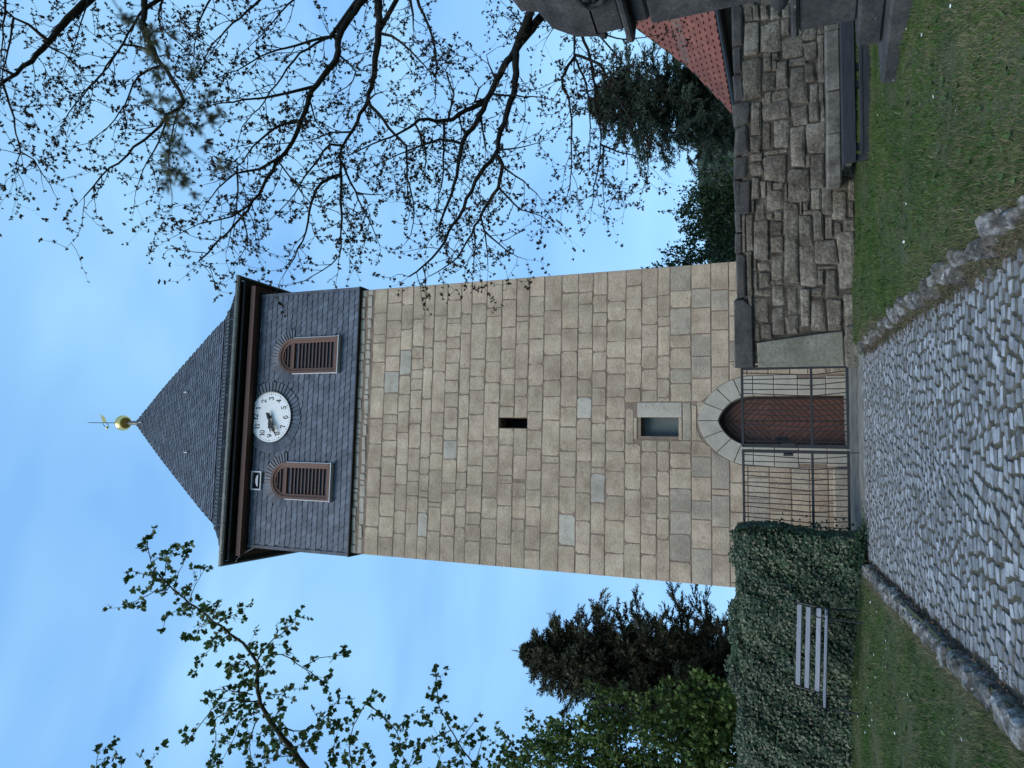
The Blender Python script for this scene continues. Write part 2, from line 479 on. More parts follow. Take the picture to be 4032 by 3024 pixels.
# ------------------------------------------------------------------ measured layouts
ROWS=[[12.74,12.53,[-3.03,-2.67,-2.46,-2.09,-1.85,-1.42,-1.16,-0.51,-0.27,0.19,1.0,1.28,1.7,2.36,2.6,2.84,3.13]],[12.53,12.1,[-2.86,-2.08,-1.3,-0.66,0.03,0.88,1.57,2.1,2.34,2.93]],[12.1,11.64,[-3.11,-2.57,-1.97,-1.51,-0.99,-0.55,-0.11,0.13,0.72,1.3,1.73,2.23,2.7,3.19]],[11.64,11.28,[-2.98,-2.39,-1.72,-1.19,-0.34,0.21,0.68,1.19,1.87,2.44,3.11]],[11.28,10.92,[-2.71,-1.98,-1.62,-1.34,-0.75,-0.1,0.3,0.79,1.09,1.34,1.64,1.96,2.7]],[10.92,10.63,[-3.02,-2.41,-2.01,-1.84,-1.42,-0.99,-0.33,0.55,1.38,1.91,2.42]],[10.63,10.25,[-2.86,-2.24,-2.12,-1.3,-0.86,-0.41,0.19,1.28,2.08,2.76]],[10.25,9.84,[-2.96,-2.44,-1.87,-1.62,-1.01,-0.53,-0.22,0.33,0.71,1.03,1.49,1.86,2.17,2.54,2.66,3.16]],[9.84,9.54,[-2.72,-2.21,-1.77,-1.33,-0.68,0.04,0.65,1.34,2.25,2.76]],[9.54,9.11,[-3.03,-2.63,-2.33,-1.65,-1.16,-0.53,0.14,0.76,1.12,1.57,2.49,3.01]],[9.11,8.68,[-2.93,-2.46,-1.93,-1.32,-0.9,-0.42,0.44,0.95,1.49,2.1,2.66,2.88]],[8.68,8.28,[-3.05,-2.12,-1.57,-1.37,-0.62,-0.2,0.06,0.35,0.89,1.31,1.8,2.36,3.07]],[8.28,7.93,[-2.71,-2.42,-1.89,-1.53,-1.46,-0.86,-0.2,0.06,0.6,1.03,1.92,2.5,2.62]],[7.93,7.53,[-3.14,-2.57,-2.11,-1.69,-1.22,-0.7,-0.24,0.22,0.85,1.4,2.03,2.6,3.11]],[7.53,7.07,[-2.71,-1.84,-1.04,-0.86,-0.0,0.59,0.99,1.61,2.13,2.72]],[7.07,6.65,[-2.98,-2.24,-1.59,-1.36,-0.74,-0.16,-0.16,0.33,1.06,1.69,2.25,3.14]],[6.65,6.28,[-3.14,-2.38,-1.72,-0.98,-0.44,0.05,0.57,1.0,1.74,2.12,2.84,3.13]],[6.28,5.93,[-2.66,-1.93,-1.26,-1.1,-0.53,-0.06,-0.06,0.36,0.79,1.19,1.65,2.27,2.61,3.04]],[5.93,5.47,[-3.07,-2.32,-1.76,-1.18,-0.72,-0.23,0.06,0.56,1.1,1.49,1.89,2.39,2.86]],[5.47,5.09,[-2.81,-2.2,-1.59,-0.99,-0.53,0.3,0.76,1.34,1.94,2.64,3.21]],[5.09,4.72,[-3.04,-2.58,-2.11,-1.77,-1.29,-0.71,0.41,0.71,1.21,1.73,2.26,2.9]],[4.72,4.43,[-2.68,-2.21,-1.71,-1.15,-0.69,0.54,0.98,1.51,2.2,2.43,2.94]],[4.43,3.95,[-3.14,-2.54,-2.04,-1.53,-1.07,-0.72,0.48,0.86,1.2,1.68,1.99,2.61,3.02]],[3.95,3.51,[-2.83,-2.19,-1.78,-1.25,-0.8,-0.37,0.48,0.97,1.47,1.99,2.59,3.04]],[3.51,3.12,[-2.93,-2.33,-1.64,-1.5,-0.66,1.22,2.06,2.5,2.98]]]
WALL=[[6.4,7.15,2.54,2.68],[5.85,6.37,2.57,2.68],[5.35,5.83,2.55,2.7],[6.82,7.15,2.37,2.53],[6.17,6.79,2.25,2.54],[6.15,6.72,1.89,2.24],[6.79,7.09,2.26,2.37],[6.76,7.06,2.1,2.25],[6.4,6.72,1.73,1.87],[5.98,6.37,1.5,1.89],[5.97,6.12,1.92,2.04],[5.43,5.78,1.98,2.21],[5.33,6.12,2.21,2.57],[5.8,6.1,2.05,2.21],[5.41,5.95,1.77,1.98],[5.8,5.94,1.45,1.75],[5.11,5.79,1.42,1.75],[4.71,5.44,1.26,1.42],[5.85,6.21,1.28,1.5],[6.23,6.63,1.26,1.51],[5.42,6.3,1.15,1.27],[4.97,5.41,1.16,1.25],[6.38,6.96,1.5,1.7],[6.72,7.0,1.7,1.87],[6.72,7.05,1.88,2.08],[5.46,5.84,1.28,1.51],[6.06,6.89,0.9,1.14],[5.09,6.05,0.92,1.16],[5.92,6.83,0.63,0.9],[5.03,5.92,0.64,0.92],[6.31,6.87,1.14,1.26],[6.64,6.91,1.26,1.5],[4.85,5.31,2.46,2.74],[4.3,4.84,2.47,2.74],[3.82,4.29,2.49,2.74],[3.25,3.82,2.65,2.75],[2.82,3.25,2.64,2.76],[2.43,2.82,2.64,2.76],[4.63,5.26,2.26,2.44],[4.29,4.62,2.26,2.46],[4.13,4.28,2.25,2.47],[3.85,4.12,2.24,2.47],[3.17,3.81,2.45,2.66],[3.42,3.83,2.29,2.45],[3.43,3.76,2.18,2.29],[3.17,3.4,2.4,2.45],[2.43,3.16,2.57,2.63],[2.45,3.14,2.42,2.57],[4.83,5.2,1.74,2.26],[4.35,4.85,2.09,2.25],[4.32,4.87,1.74,2.08],[4.23,4.31,1.8,2.23],[3.7,4.23,1.83,2.23],[3.53,3.71,2.08,2.17],[3.55,3.69,1.87,2.08],[3.17,3.55,1.87,2.19],[3.01,3.35,2.2,2.39],[3.01,3.14,2.07,2.18],[2.69,2.99,1.92,2.14],[2.25,3.01,2.14,2.42],[2.37,2.67,1.91,2.13],[4.67,5.07,1.44,1.73],[5.08,5.13,1.43,1.72],[4.71,5.09,1.24,1.43],[3.92,4.69,1.5,1.75],[4.14,4.7,1.17,1.48],[3.9,4.14,1.41,1.49],[3.5,4.14,1.17,1.41],[3.29,3.91,1.43,1.81],[3.37,3.66,1.82,1.85],[3.11,3.49,1.25,1.42],[3.0,3.52,1.06,1.24],[2.68,3.3,1.62,1.89],[3.05,3.28,1.57,1.61],[3.11,3.27,1.45,1.56],[2.47,3.04,1.39,1.62],[2.54,3.1,1.21,1.38],[2.55,2.97,1.05,1.2],[2.09,2.55,0.97,1.36],[2.87,3.41,0.81,1.06],[3.41,3.66,0.81,1.04],[3.64,3.87,0.71,0.8],[3.66,3.88,0.8,0.87],[3.21,3.62,0.67,0.79],[2.91,3.2,0.69,0.8],[2.67,2.9,0.69,0.88],[2.55,2.86,0.89,1.04],[3.68,3.87,0.87,1.04],[4.66,5.07,1.14,1.24],[3.89,4.64,1.03,1.15],[4.63,5.04,0.85,1.14],[4.44,5.0,0.65,0.85],[3.87,4.44,0.66,0.86],[1.57,2.41,2.56,2.77],[1.62,2.44,2.45,2.56],[2.07,2.43,2.38,2.44],[2.05,2.24,2.13,2.38],[1.73,2.04,2.14,2.36],[1.85,2.36,1.9,2.12],[1.38,1.79,1.87,2.13],[0.83,1.37,1.89,2.14],[1.79,2.81,1.64,1.89],[1.23,1.75,1.65,1.86],[1.71,2.46,1.34,1.64],[0.98,1.68,1.46,1.64],[0.82,1.2,1.66,1.88],[1.09,1.57,2.16,2.46],[0.74,1.08,2.33,2.45],[0.78,1.06,2.12,2.32],[1.49,1.69,1.22,1.44],[0.87,1.48,1.19,1.46],[1.72,2.0,1.22,1.32],[1.46,2.0,1.0,1.2],[0.86,1.46,0.94,1.19],[1.59,2.67,0.68,0.99],[0.78,1.55,0.67,0.89],[0.29,0.79,0.78,0.92],[2.0,2.08,1.0,1.32]]
BUD=[(0.075,[(5.79,7.11,10.62),(5.43,6.93,10.69),(5.17,6.75,10.75),(4.76,6.52,10.92),(4.47,6.36,10.95),(4.18,6.16,11.05),(3.95,5.98,11.11),(3.76,5.81,11.14)]),(0.03,[(4.71,6.5,10.92),(4.86,6.31,11.0),(4.87,6.13,11.06),(4.95,5.98,11.03),(5.02,5.84,10.99)]),(0.023,[(4.14,6.13,11.06),(4.2,6.01,11.15),(4.21,5.9,11.18)]),(0.019,[(3.99,6.01,11.1),(3.58,5.94,10.83),(3.31,5.85,10.63),(2.94,5.76,10.41),(2.72,5.63,10.28),(2.47,5.55,10.04)]),(0.012,[(2.94,5.76,10.41),(2.8,5.75,10.15),(2.58,5.72,9.93),(2.43,5.68,9.75),(2.3,5.62,9.61)]),(0.016,[(4.87,6.13,11.06),(4.42,6.05,11.04),(4.13,5.97,11.03),(3.79,5.91,11.0),(3.46,5.84,10.96)]),(0.019,[(5.1,5.93,10.87),(4.62,5.86,10.84),(4.21,5.81,10.8),(3.86,5.75,10.77)]),(0.05,[(5.94,7.49,10.22),(5.54,7.39,10.17),(5.24,7.29,10.1),(4.9,7.22,9.96),(4.59,7.19,9.74),(4.28,7.17,9.5),(4.0,7.13,9.29),(3.82,7.07,9.14),(3.68,6.96,9.1),(3.55,6.82,9.13),(3.38,6.7,9.14),(3.15,6.53,9.25),(2.84,6.33,9.44),(2.65,6.16,9.53),(2.35,6.0,9.62)]),(0.02,[(4.61,7.19,9.76),(4.68,7.0,9.92),(4.63,6.86,9.97),(4.19,6.66,10.14),(3.75,6.45,10.35),(3.4,6.29,10.42)]),(0.021,[(5.37,7.33,10.13),(4.97,7.15,10.23),(4.44,6.95,10.37),(4.07,6.73,10.56),(3.7,6.55,10.65)]),(0.017,[(4.43,7.18,9.62),(4.23,6.96,9.82),(3.8,6.8,9.88),(3.46,6.62,9.98),(3.2,6.43,10.11),(3.12,6.27,10.15)]),(0.016,[(3.54,6.81,9.13),(3.13,6.65,9.13),(2.77,6.47,9.18),(2.35,6.32,9.16)]),(0.013,[(3.68,6.96,9.1),(3.26,6.77,9.02),(2.85,6.59,8.89),(2.33,6.45,8.67)]),(0.013,[(3.77,6.78,9.89),(3.5,6.67,9.7),(3.27,6.54,9.57)]),(0.014,[(5.54,6.9,10.61),(5.0,6.77,10.66),(4.54,6.65,10.7),(4.29,6.54,10.69)]),(0.017,[(4.66,6.47,10.93),(4.39,6.5,10.5),(4.04,6.49,10.17)]),(0.062,[(6.09,9.07,7.41),(5.63,8.87,7.58),(5.32,8.68,7.69),(5.01,8.53,7.71),(4.66,8.41,7.68),(4.25,8.2,7.85),(3.92,8.04,7.9),(3.64,7.91,7.89),(3.3,7.76,7.91),(3.07,7.58,8.0),(2.75,7.42,8.06),(2.41,7.24,8.15),(2.1,7.06,8.27),(1.84,6.87,8.39),(1.59,6.68,8.51)]),(0.027,[(4.22,8.19,7.85),(4.05,7.87,8.11),(3.89,7.54,8.4),(3.75,7.2,8.71),(3.61,6.94,8.83)]),(0.025,[(5.08,8.57,7.71),(4.93,8.29,7.99),(4.68,7.93,8.44),(4.38,7.63,8.77),(4.18,7.38,8.97)]),(0.021,[(5.03,8.48,7.8),(4.72,8.18,8.11),(4.23,7.92,8.32),(3.84,7.71,8.44),(3.53,7.5,8.54),(3.14,7.34,8.52)]),(0.027,[(3.66,7.92,7.89),(3.53,7.68,8.13),(3.2,7.46,8.34),(2.89,7.27,8.46),(2.79,7.09,8.57)]),(0.021,[(5.7,8.01,8.43),(5.32,7.82,8.62),(4.97,7.61,8.88),(4.67,7.44,9.02),(4.28,7.3,9.1),(3.9,7.15,9.21)]),(0.023,[(3.05,7.57,8.0),(2.87,7.36,8.14),(2.77,7.13,8.32),(2.54,6.93,8.42),(2.21,6.74,8.51)]),(0.016,[(2.92,7.29,8.45),(2.44,7.13,8.3),(2.03,6.94,8.21),(1.67,6.75,8.14)]),(0.016,[(2.41,7.24,8.15),(2.19,7.0,8.27),(2.05,6.7,8.52),(1.87,6.46,8.65)]),(0.013,[(2.23,7.13,8.22),(1.8,6.98,8.01),(1.56,6.75,7.99)]),(0.013,[(3.02,7.56,8.01),(2.67,7.59,7.74),(2.42,7.6,7.53),(2.27,7.68,7.17),(2.1,7.7,6.95)]),(0.017,[(4.0,8.08,7.89),(3.65,8.02,7.73),(3.45,7.98,7.53)]),(0.018,[(5.85,7.67,10.03),(5.45,7.55,10.07),(5.16,7.49,9.97),(4.8,7.54,9.58),(4.53,7.55,9.29)]),(0.018,[(5.79,7.93,9.4),(5.38,7.76,9.48),(4.88,7.61,9.47),(4.44,7.49,9.42)]),(0.018,[(5.82,8.5,8.29),(5.44,8.25,8.46),(5.03,8.0,8.61),(4.64,7.74,8.81)]),(0.073,[(6.21,9.26,7.48),(5.8,9.15,7.41),(5.43,9.03,7.34),(4.92,8.9,7.3),(4.42,8.76,7.3),(4.07,8.62,7.3),(3.74,8.45,7.36),(3.43,8.28,7.42),(3.18,8.14,7.42),(2.88,8.02,7.34)]),(0.023,[(2.91,8.03,7.35),(2.47,7.93,7.28),(1.99,7.83,7.21),(1.71,7.72,7.18),(1.51,7.54,7.31),(1.37,7.36,7.44),(1.29,7.2,7.52)]),(0.027,[(2.87,8.02,7.34),(2.74,7.82,7.51),(2.44,7.67,7.56),(2.02,7.54,7.57),(1.69,7.39,7.62),(1.41,7.23,7.68)]),(0.02,[(3.08,8.1,7.39),(2.52,8.06,7.09),(2.1,8.01,6.85),(1.78,7.92,6.67)]),(0.014,[(2.62,8.07,7.14),(2.54,8.04,6.86),(2.52,7.99,6.62)]),(0.02,[(3.33,8.22,7.42),(3.3,8.02,7.51),(3.04,7.84,7.57),(2.78,7.64,7.64),(2.41,7.44,7.75),(2.09,7.21,7.92)]),(0.028,[(4.07,8.62,7.3),(3.73,8.6,7.01),(3.45,8.56,6.75),(3.29,8.49,6.6),(2.83,8.38,6.52),(2.45,8.3,6.4),(2.15,8.19,6.32),(1.86,8.04,6.36)]),(0.026,[(5.22,8.98,7.32),(5.04,8.99,6.98),(4.73,8.97,6.69),(4.43,8.95,6.41),(4.19,8.9,6.23)]),(0.03,[(6.12,9.47,6.98),(5.8,9.38,6.88),(5.43,9.32,6.71),(4.92,9.26,6.54),(4.42,9.16,6.47),(4.08,9.04,6.44)]),(0.034,[(6.12,9.44,7.05),(5.81,9.36,6.98),(5.46,9.28,6.91),(5.23,9.2,6.83)]),(0.018,[(4.77,8.45,7.69),(4.47,8.49,7.4),(4.2,8.37,7.47),(4.08,8.22,7.64)]),(0.021,[(4.07,8.62,7.3),(4.11,8.54,7.1),(4.09,8.46,6.89)]),(0.017,[(3.56,8.35,7.39),(3.5,8.12,7.55),(3.35,7.89,7.72),(3.28,7.68,7.83)]),(0.086,[(6.5,10.97,4.9),(5.98,10.65,5.2),(5.6,10.38,5.36),(5.1,10.09,5.59),(4.59,9.82,5.79),(4.19,9.59,5.86),(3.9,9.39,5.88),(3.59,9.16,5.95),(3.34,8.95,5.98),(2.86,8.76,5.97),(2.47,8.55,6.0),(2.13,8.35,6.02)]),(0.06,[(5.1,10.09,5.59),(4.54,9.9,5.52),(4.04,9.66,5.55),(3.59,9.42,5.58),(3.24,9.2,5.57),(2.89,8.93,5.69),(2.4,8.65,5.82),(2.02,8.39,5.9),(1.65,8.12,6.01),(1.38,7.82,6.19)]),(0.043,[(4.19,9.59,5.86),(3.99,9.36,6.09),(3.85,9.18,6.22),(3.77,8.97,6.38),(3.73,8.77,6.54),(3.51,8.55,6.74),(3.31,8.3,7.02),(3.14,8.08,7.23)]),(0.033,[(4.22,9.61,5.86),(4.16,9.45,5.99),(4.32,9.39,5.9),(4.32,9.33,5.8)]),(0.024,[(3.38,8.99,5.97),(3.39,8.72,6.2),(3.23,8.45,6.45),(3.05,8.19,6.68),(2.89,7.97,6.81)]),(0.034,[(3.24,9.2,5.57),(3.05,9.09,5.43),(2.77,8.94,5.39),(2.34,8.72,5.55),(1.89,8.49,5.7),(1.57,8.27,5.84),(1.4,8.04,6.02)]),(0.018,[(3.32,9.25,5.58),(3.33,9.29,5.18),(3.38,9.31,4.83)]),(0.022,[(4.32,9.67,5.84),(4.22,9.66,5.44),(4.12,9.66,5.04),(3.99,9.61,4.77)]),(0.02,[(2.7,8.91,5.42),(2.35,8.88,5.08),(2.22,8.84,4.78),(2.05,8.76,4.57)]),(0.022,[(3.9,9.39,5.88),(3.39,9.3,5.77),(3.28,9.21,5.68)]),(0.017,[(2.27,8.68,5.58),(1.85,8.54,5.43),(1.48,8.37,5.34)]),(0.017,[(2.07,8.59,5.64),(1.77,8.43,5.55),(1.48,8.26,5.5)]),(0.021,[(3.81,9.06,6.31),(3.03,8.83,6.21),(2.5,8.59,6.17),(2.21,8.37,6.08)]),(0.017,[(2.05,8.61,5.5),(1.75,8.6,5.17),(1.61,8.56,4.89)]),(0.018,[(3.91,9.25,6.16),(3.67,9.14,6.07),(3.39,9.01,6.02)]),(0.017,[(3.02,9.08,5.43),(2.77,9.08,5.1),(2.5,9.04,4.85),(2.35,8.95,4.74)]),(0.017,[(3.68,8.72,6.59),(3.23,8.63,6.37),(2.83,8.46,6.36),(2.7,8.25,6.47)]),(0.018,[(3.83,9.12,6.26),(4.17,9.13,6.18),(4.5,9.07,6.26),(4.7,9.1,6.11),(4.66,9.13,5.96)]),(0.019,[(4.55,9.8,5.8),(4.9,9.67,5.89),(4.98,9.66,5.71)]),(0.019,[(5.39,10.26,5.46),(5.68,10.11,5.62),(5.79,9.98,5.73)]),(0.055,[(6.53,10.93,5.0),(6.05,10.67,5.1),(5.73,10.55,4.87),(5.26,10.38,4.74),(4.64,10.19,4.69)]),(0.03,[(5.83,10.59,4.94),(5.2,10.48,4.61),(4.66,10.3,4.44),(4.02,10.09,4.34),(3.44,9.89,4.22),(2.85,9.63,4.23),(2.35,9.38,4.24)]),(0.026,[(4.9,10.27,4.71),(4.49,10.01,4.82),(4.04,9.86,4.67),(3.41,9.67,4.6),(2.75,9.47,4.57),(2.4,9.24,4.6)]),(0.022,[(4.9,10.27,4.71),(4.28,10.09,4.46),(3.67,9.84,4.37),(2.99,9.58,4.31)]),(0.026,[(4.95,10.29,4.72),(4.72,10.25,4.34),(4.24,10.15,4.1),(3.54,10.12,3.71),(3.12,9.98,3.57),(2.6,9.76,3.62)]),(0.018,[(3.39,9.87,4.22),(3.26,9.87,3.97),(3.16,9.87,3.73),(2.96,9.87,3.5)]),(0.018,[(3.37,9.87,4.18),(2.99,9.68,4.15),(2.41,9.51,4.09)]),(0.024,[(5.91,10.62,5.0),(5.52,10.68,4.72),(5.46,10.73,4.44),(5.46,10.76,4.23)]),(0.02,[(5.48,10.72,4.51),(5.04,10.77,4.19),(4.64,10.84,3.84),(4.48,10.86,3.62)]),(0.02,[(5.52,10.68,4.72),(5.31,10.86,4.07),(5.32,10.94,3.67),(5.33,10.97,3.42)]),(0.016,[(5.67,10.56,4.86),(5.5,10.42,5.07),(5.22,10.31,5.2)])]
HAW=[(0.03,[(-2.8,4.09,4.82),(-2.69,4.06,4.88),(-2.52,4.01,4.99),(-2.36,3.97,5.1),(-2.23,3.94,5.17),(-2.08,3.93,5.19),(-1.94,3.93,5.19),(-1.83,3.91,5.25),(-1.72,3.86,5.36),(-1.64,3.82,5.47),(-1.5,3.75,5.62),(-1.38,3.7,5.75),(-1.27,3.67,5.84),(-1.16,3.65,5.88),(-1.06,3.65,5.89)]),(0.005,[(-1.42,3.73,5.8),(-1.45,3.72,5.92),(-1.48,3.69,6.0),(-1.55,3.65,6.1)]),(0.005,[(-1.36,3.74,5.87),(-1.35,3.77,6.03),(-1.31,3.73,6.14)]),(0.005,[(-1.34,3.77,5.87),(-1.24,3.85,5.93),(-1.16,3.87,5.89)]),(0.005,[(-1.44,3.83,5.85),(-1.37,3.96,5.94),(-1.26,3.98,5.9)]),(0.005,[(-1.52,3.82,5.69),(-1.43,3.9,5.72),(-1.32,3.92,5.66)]),(0.005,[(-1.58,3.87,5.74),(-1.64,3.94,5.94),(-1.67,3.92,6.0),(-1.77,3.9,6.04)]),(0.005,[(-1.58,3.69,5.36),(-1.45,3.57,5.19),(-1.41,3.58,5.17)]),(0.005,[(-1.65,3.82,5.44),(-1.6,3.84,5.35),(-1.58,3.87,5.29)]),(0.005,[(-1.71,3.93,5.59),(-1.76,4.02,5.79),(-1.84,3.99,5.86)]),(0.005,[(-1.75,3.91,5.39),(-1.82,3.91,5.52),(-1.91,3.87,5.62)]),(0.005,[(-1.87,4.01,5.36),(-1.89,4.14,5.42)]),(0.005,[(-1.9,3.81,5.12),(-1.84,3.67,5.12),(-1.83,3.63,5.21)]),(0.009,[(-1.93,3.92,5.18),(-1.8,3.94,5.1),(-1.72,3.98,5.01),(-1.66,4.01,4.95),(-1.61,4.02,4.91)]),(0.007,[(-1.86,3.88,5.08),(-1.81,3.86,4.91),(-1.88,3.9,4.81),(-1.93,3.93,4.73),(-1.99,3.96,4.65)]),(0.005,[(-1.97,4.07,4.9),(-1.92,4.13,4.8),(-1.9,4.18,4.65)]),(0.007,[(-2.17,3.94,5.24),(-2.16,3.92,5.37),(-2.14,3.86,5.49),(-2.16,3.84,5.55)]),(0.007,[(-2.13,3.8,5.07),(-2.05,3.6,5.1),(-2.1,3.55,5.22),(-2.23,3.51,5.31),(-2.3,3.49,5.37)]),(0.005,[(-2.12,3.88,5.05),(-2.07,3.83,4.91),(-2.05,3.85,4.86)]),(0.005,[(-2.31,3.91,5.03),(-2.18,3.87,4.94),(-2.11,3.88,4.92)]),(0.007,[(-2.34,4.05,5.28),(-2.46,4.12,5.51),(-2.64,4.09,5.58),(-2.78,4.05,5.66)]),(0.007,[(-2.26,3.99,5.29),(-2.41,3.96,5.6),(-2.58,3.96,5.6),(-2.71,3.95,5.64)]),(0.007,[(-2.27,3.84,5.1),(-2.32,3.73,5.06),(-2.5,3.72,5.07)]),(0.007,[(-2.45,4.08,5.11),(-2.52,4.23,5.01),(-2.45,4.27,4.92),(-2.38,4.3,4.85),(-2.29,4.32,4.78),(-2.28,4.35,4.73)]),(0.005,[(-2.47,3.92,4.88),(-2.35,3.87,4.68),(-2.26,3.89,4.62)]),(0.005,[(-2.57,4.05,5.0),(-2.51,4.04,5.13),(-2.45,4.02,5.2)]),(0.005,[(-2.53,3.93,4.85),(-2.46,3.76,4.91),(-2.51,3.73,4.99)]),(0.005,[(-1.95,3.79,5.07),(-1.81,3.67,4.9),(-1.71,3.69,4.85)]),(0.005,[(-2.18,4.04,5.28),(-2.14,4.1,5.47),(-2.1,4.09,5.48)]),(0.009,[(-2.78,4.1,4.5),(-2.59,4.01,4.45),(-2.4,4.01,4.47),(-2.24,4.03,4.42),(-2.07,4.07,4.32)]),(0.007,[(-2.19,4.15,4.41),(-2.25,4.1,4.25),(-2.34,4.13,4.18),(-2.46,4.14,4.16),(-2.58,4.15,4.12),(-2.71,4.16,4.11)]),(0.005,[(-2.52,4.45,4.38),(-2.49,4.62,4.4)]),(0.005,[(-2.91,4.24,4.78),(-2.83,4.35,4.86),(-2.66,4.35,4.86),(-2.62,4.36,4.84)]),(0.005,[(-2.79,4.16,4.44),(-2.62,4.09,4.41),(-2.47,4.09,4.42)]),(0.011,[(-2.97,4.72,3.7),(-2.97,4.83,3.84),(-2.75,4.77,3.99),(-2.52,4.72,4.11),(-2.35,4.7,4.17),(-2.15,4.69,4.18)]),(0.005,[(-2.52,4.48,3.89),(-2.39,4.54,3.79)]),(0.005,[(-2.46,4.5,3.96),(-2.53,4.52,4.08),(-2.58,4.49,4.16)]),(0.005,[(-2.64,4.42,3.73),(-2.4,4.34,3.64)]),(0.005,[(-2.91,4.46,4.31),(-2.87,4.6,4.38),(-2.74,4.62,4.32)]),(0.005,[(-2.89,4.63,3.67),(-2.79,4.69,3.7),(-2.67,4.7,3.66)]),(0.007,[(-2.91,3.6,6.42),(-2.93,3.72,6.56),(-2.77,3.73,6.54),(-2.67,3.74,6.53)]),(0.005,[(-2.9,3.66,6.21),(-2.74,3.76,6.33)]),(0.005,[(-2.78,3.59,5.84),(-2.56,3.54,5.78)]),(0.007,[(-2.81,4.24,4.32),(-2.65,4.21,4.27),(-2.51,4.22,4.23)]),(0.007,[(-2.78,4.33,3.91),(-2.58,4.22,3.88),(-2.46,4.2,3.92)]),(0.007,[(-2.78,4.38,3.78),(-2.56,4.26,3.74),(-2.47,4.25,3.77)])]
LAR=[(0.0011,[(0.578,0.73,2.519),(0.551,0.747,2.514),(0.53,0.773,2.498),(0.459,0.752,2.455),(0.426,0.785,2.48),(0.369,0.774,2.455),(0.324,0.773,2.452),(0.3,0.795,2.48)]),(0.0007,[(0.531,0.768,2.492),(0.526,0.77,2.461),(0.511,0.791,2.435)]),(0.0007,[(0.533,0.78,2.499),(0.499,0.758,2.448),(0.515,0.807,2.475)]),(0.0007,[(0.464,0.752,2.458),(0.483,0.794,2.471),(0.478,0.809,2.448)]),(0.0007,[(0.415,0.756,2.447),(0.433,0.802,2.458),(0.413,0.793,2.412),(0.408,0.807,2.411)]),(0.0007,[(0.439,0.754,2.451),(0.421,0.752,2.462),(0.41,0.756,2.474)]),(0.0007,[(0.412,0.799,2.49),(0.39,0.777,2.425),(0.382,0.813,2.426),(0.36,0.822,2.43)]),(0.0007,[(0.381,0.801,2.485),(0.353,0.785,2.428),(0.339,0.791,2.415),(0.331,0.809,2.398),(0.328,0.83,2.386)]),(0.0007,[(0.344,0.764,2.443),(0.342,0.789,2.483),(0.318,0.793,2.481),(0.298,0.793,2.491)]),(0.0007,[(0.318,0.761,2.439),(0.32,0.809,2.465),(0.275,0.777,2.408)]),(0.0007,[(0.412,0.791,2.413),(0.439,0.809,2.412),(0.431,0.824,2.425)]),(0.0007,[(0.353,0.783,2.433),(0.345,0.805,2.47),(0.308,0.79,2.448)]),(0.0007,[(0.382,0.789,2.413),(0.401,0.801,2.385),(0.408,0.797,2.372)])]

# ------------------------------------------------------------------ ground, lawns, path
SL = 0.046


def path_l(y):
    return -1.56 - 0.117 * y


def path_r(y):
    return 1.09 - 0.052 * y


def sstep(a, b, x):
    t = max(0, min(1, (x - a) / (b - a)))
    return t * t * (3 - 2 * t)


def lawn_l(x, y):
    d = path_l(y) - x
    return SL * y + 0.10 + 0.06 * sstep(0.1, 0.8, d) + 0.12 * sstep(0.5, 2.2, d) + 0.012 * math.sin(3.1 * x + 1.7 * y) * math.sin(2.3 * y)


def lawn_r(x, y):
    d = x - path_r(y)
    return SL * y + 0.02 + 0.15 * sstep(0.05, 0.35, d) * (1 - 0.55 * sstep(1.2, 4.5, d)) * (1 - .5 * sstep(9.5, 12.5, y)) - .045 * sstep(10.5, 12, y) * sstep(1.2, 2.2, d) + 0.012 * math.sin(2.9 * x - 1.3 * y) * math.sin(2.1 * y)


def sheet(name, xs_of, ys, zf, mat, nx=24):
    v, f = [], []
    for y in ys:
        a, b = xs_of(y)
        for i in range(nx + 1):
            x = a + (b - a) * i / nx
            v.append((x, y, zf(x, y)))
    w = nx + 1
    for j in range(len(ys) - 1):
        for i in range(nx):
            f.append((j * w + i, j * w + i + 1, (j + 1) * w + i + 1, (j + 1) * w + i))
    me = np_mesh(name, v, f, mat, True)
    return link(name, me)


gx = [-2500, -900, -300, -100, -40, -20, -10, 0, 10, 20, 40, 100, 300, 900, 2500]
gy = [-900, -200, -60, -20, -8, 0, 8, 16.5, 20, 40, 80, 200, 500, 1200, 2800]
gv = [(x, y, SL * max(-20, min(16.5, y)) - 0.06) for y in gy for x in gx]
gf = [(j * 15 + i, j * 15 + i + 1, (j + 1) * 15 + i + 1, (j + 1) * 15 + i) for j in range(14) for i in range(14)]
tag(link('ground', np_mesh('ground', gv, gf, M['ground'])), kind='structure')

ysL = [i * 0.25 for i in range(4, 58)]
lawn1 = tag(sheet('lawn', lambda y: (-12, path_l(y) + .02), ysL, lawn_l, M['soil'], 40), 'mown lawn left of the cobbled path', kind='structure')
lawn2 = tag(sheet('lawn', lambda y: (path_r(y) + .0, 12), ysL, lawn_r, M['soil'], 44), 'mown lawn right of the cobbled path', kind='structure')
path = tag(sheet('path', lambda y: (path_l(y) - .02, path_r(y) + .06), [i * .3 for i in range(0, 46)], lambda x, y: SL * y + .019, M['joint'], 10), kind='structure')
tag(sheet('forecourt', lambda y: (-4.2, 1.2), [13.45, 14.2, 15, 16, 17], lambda x, y: SL * y + .012 + .02 * sstep(13.45, 13.6, y), M['forecourt'], 8), kind='structure')


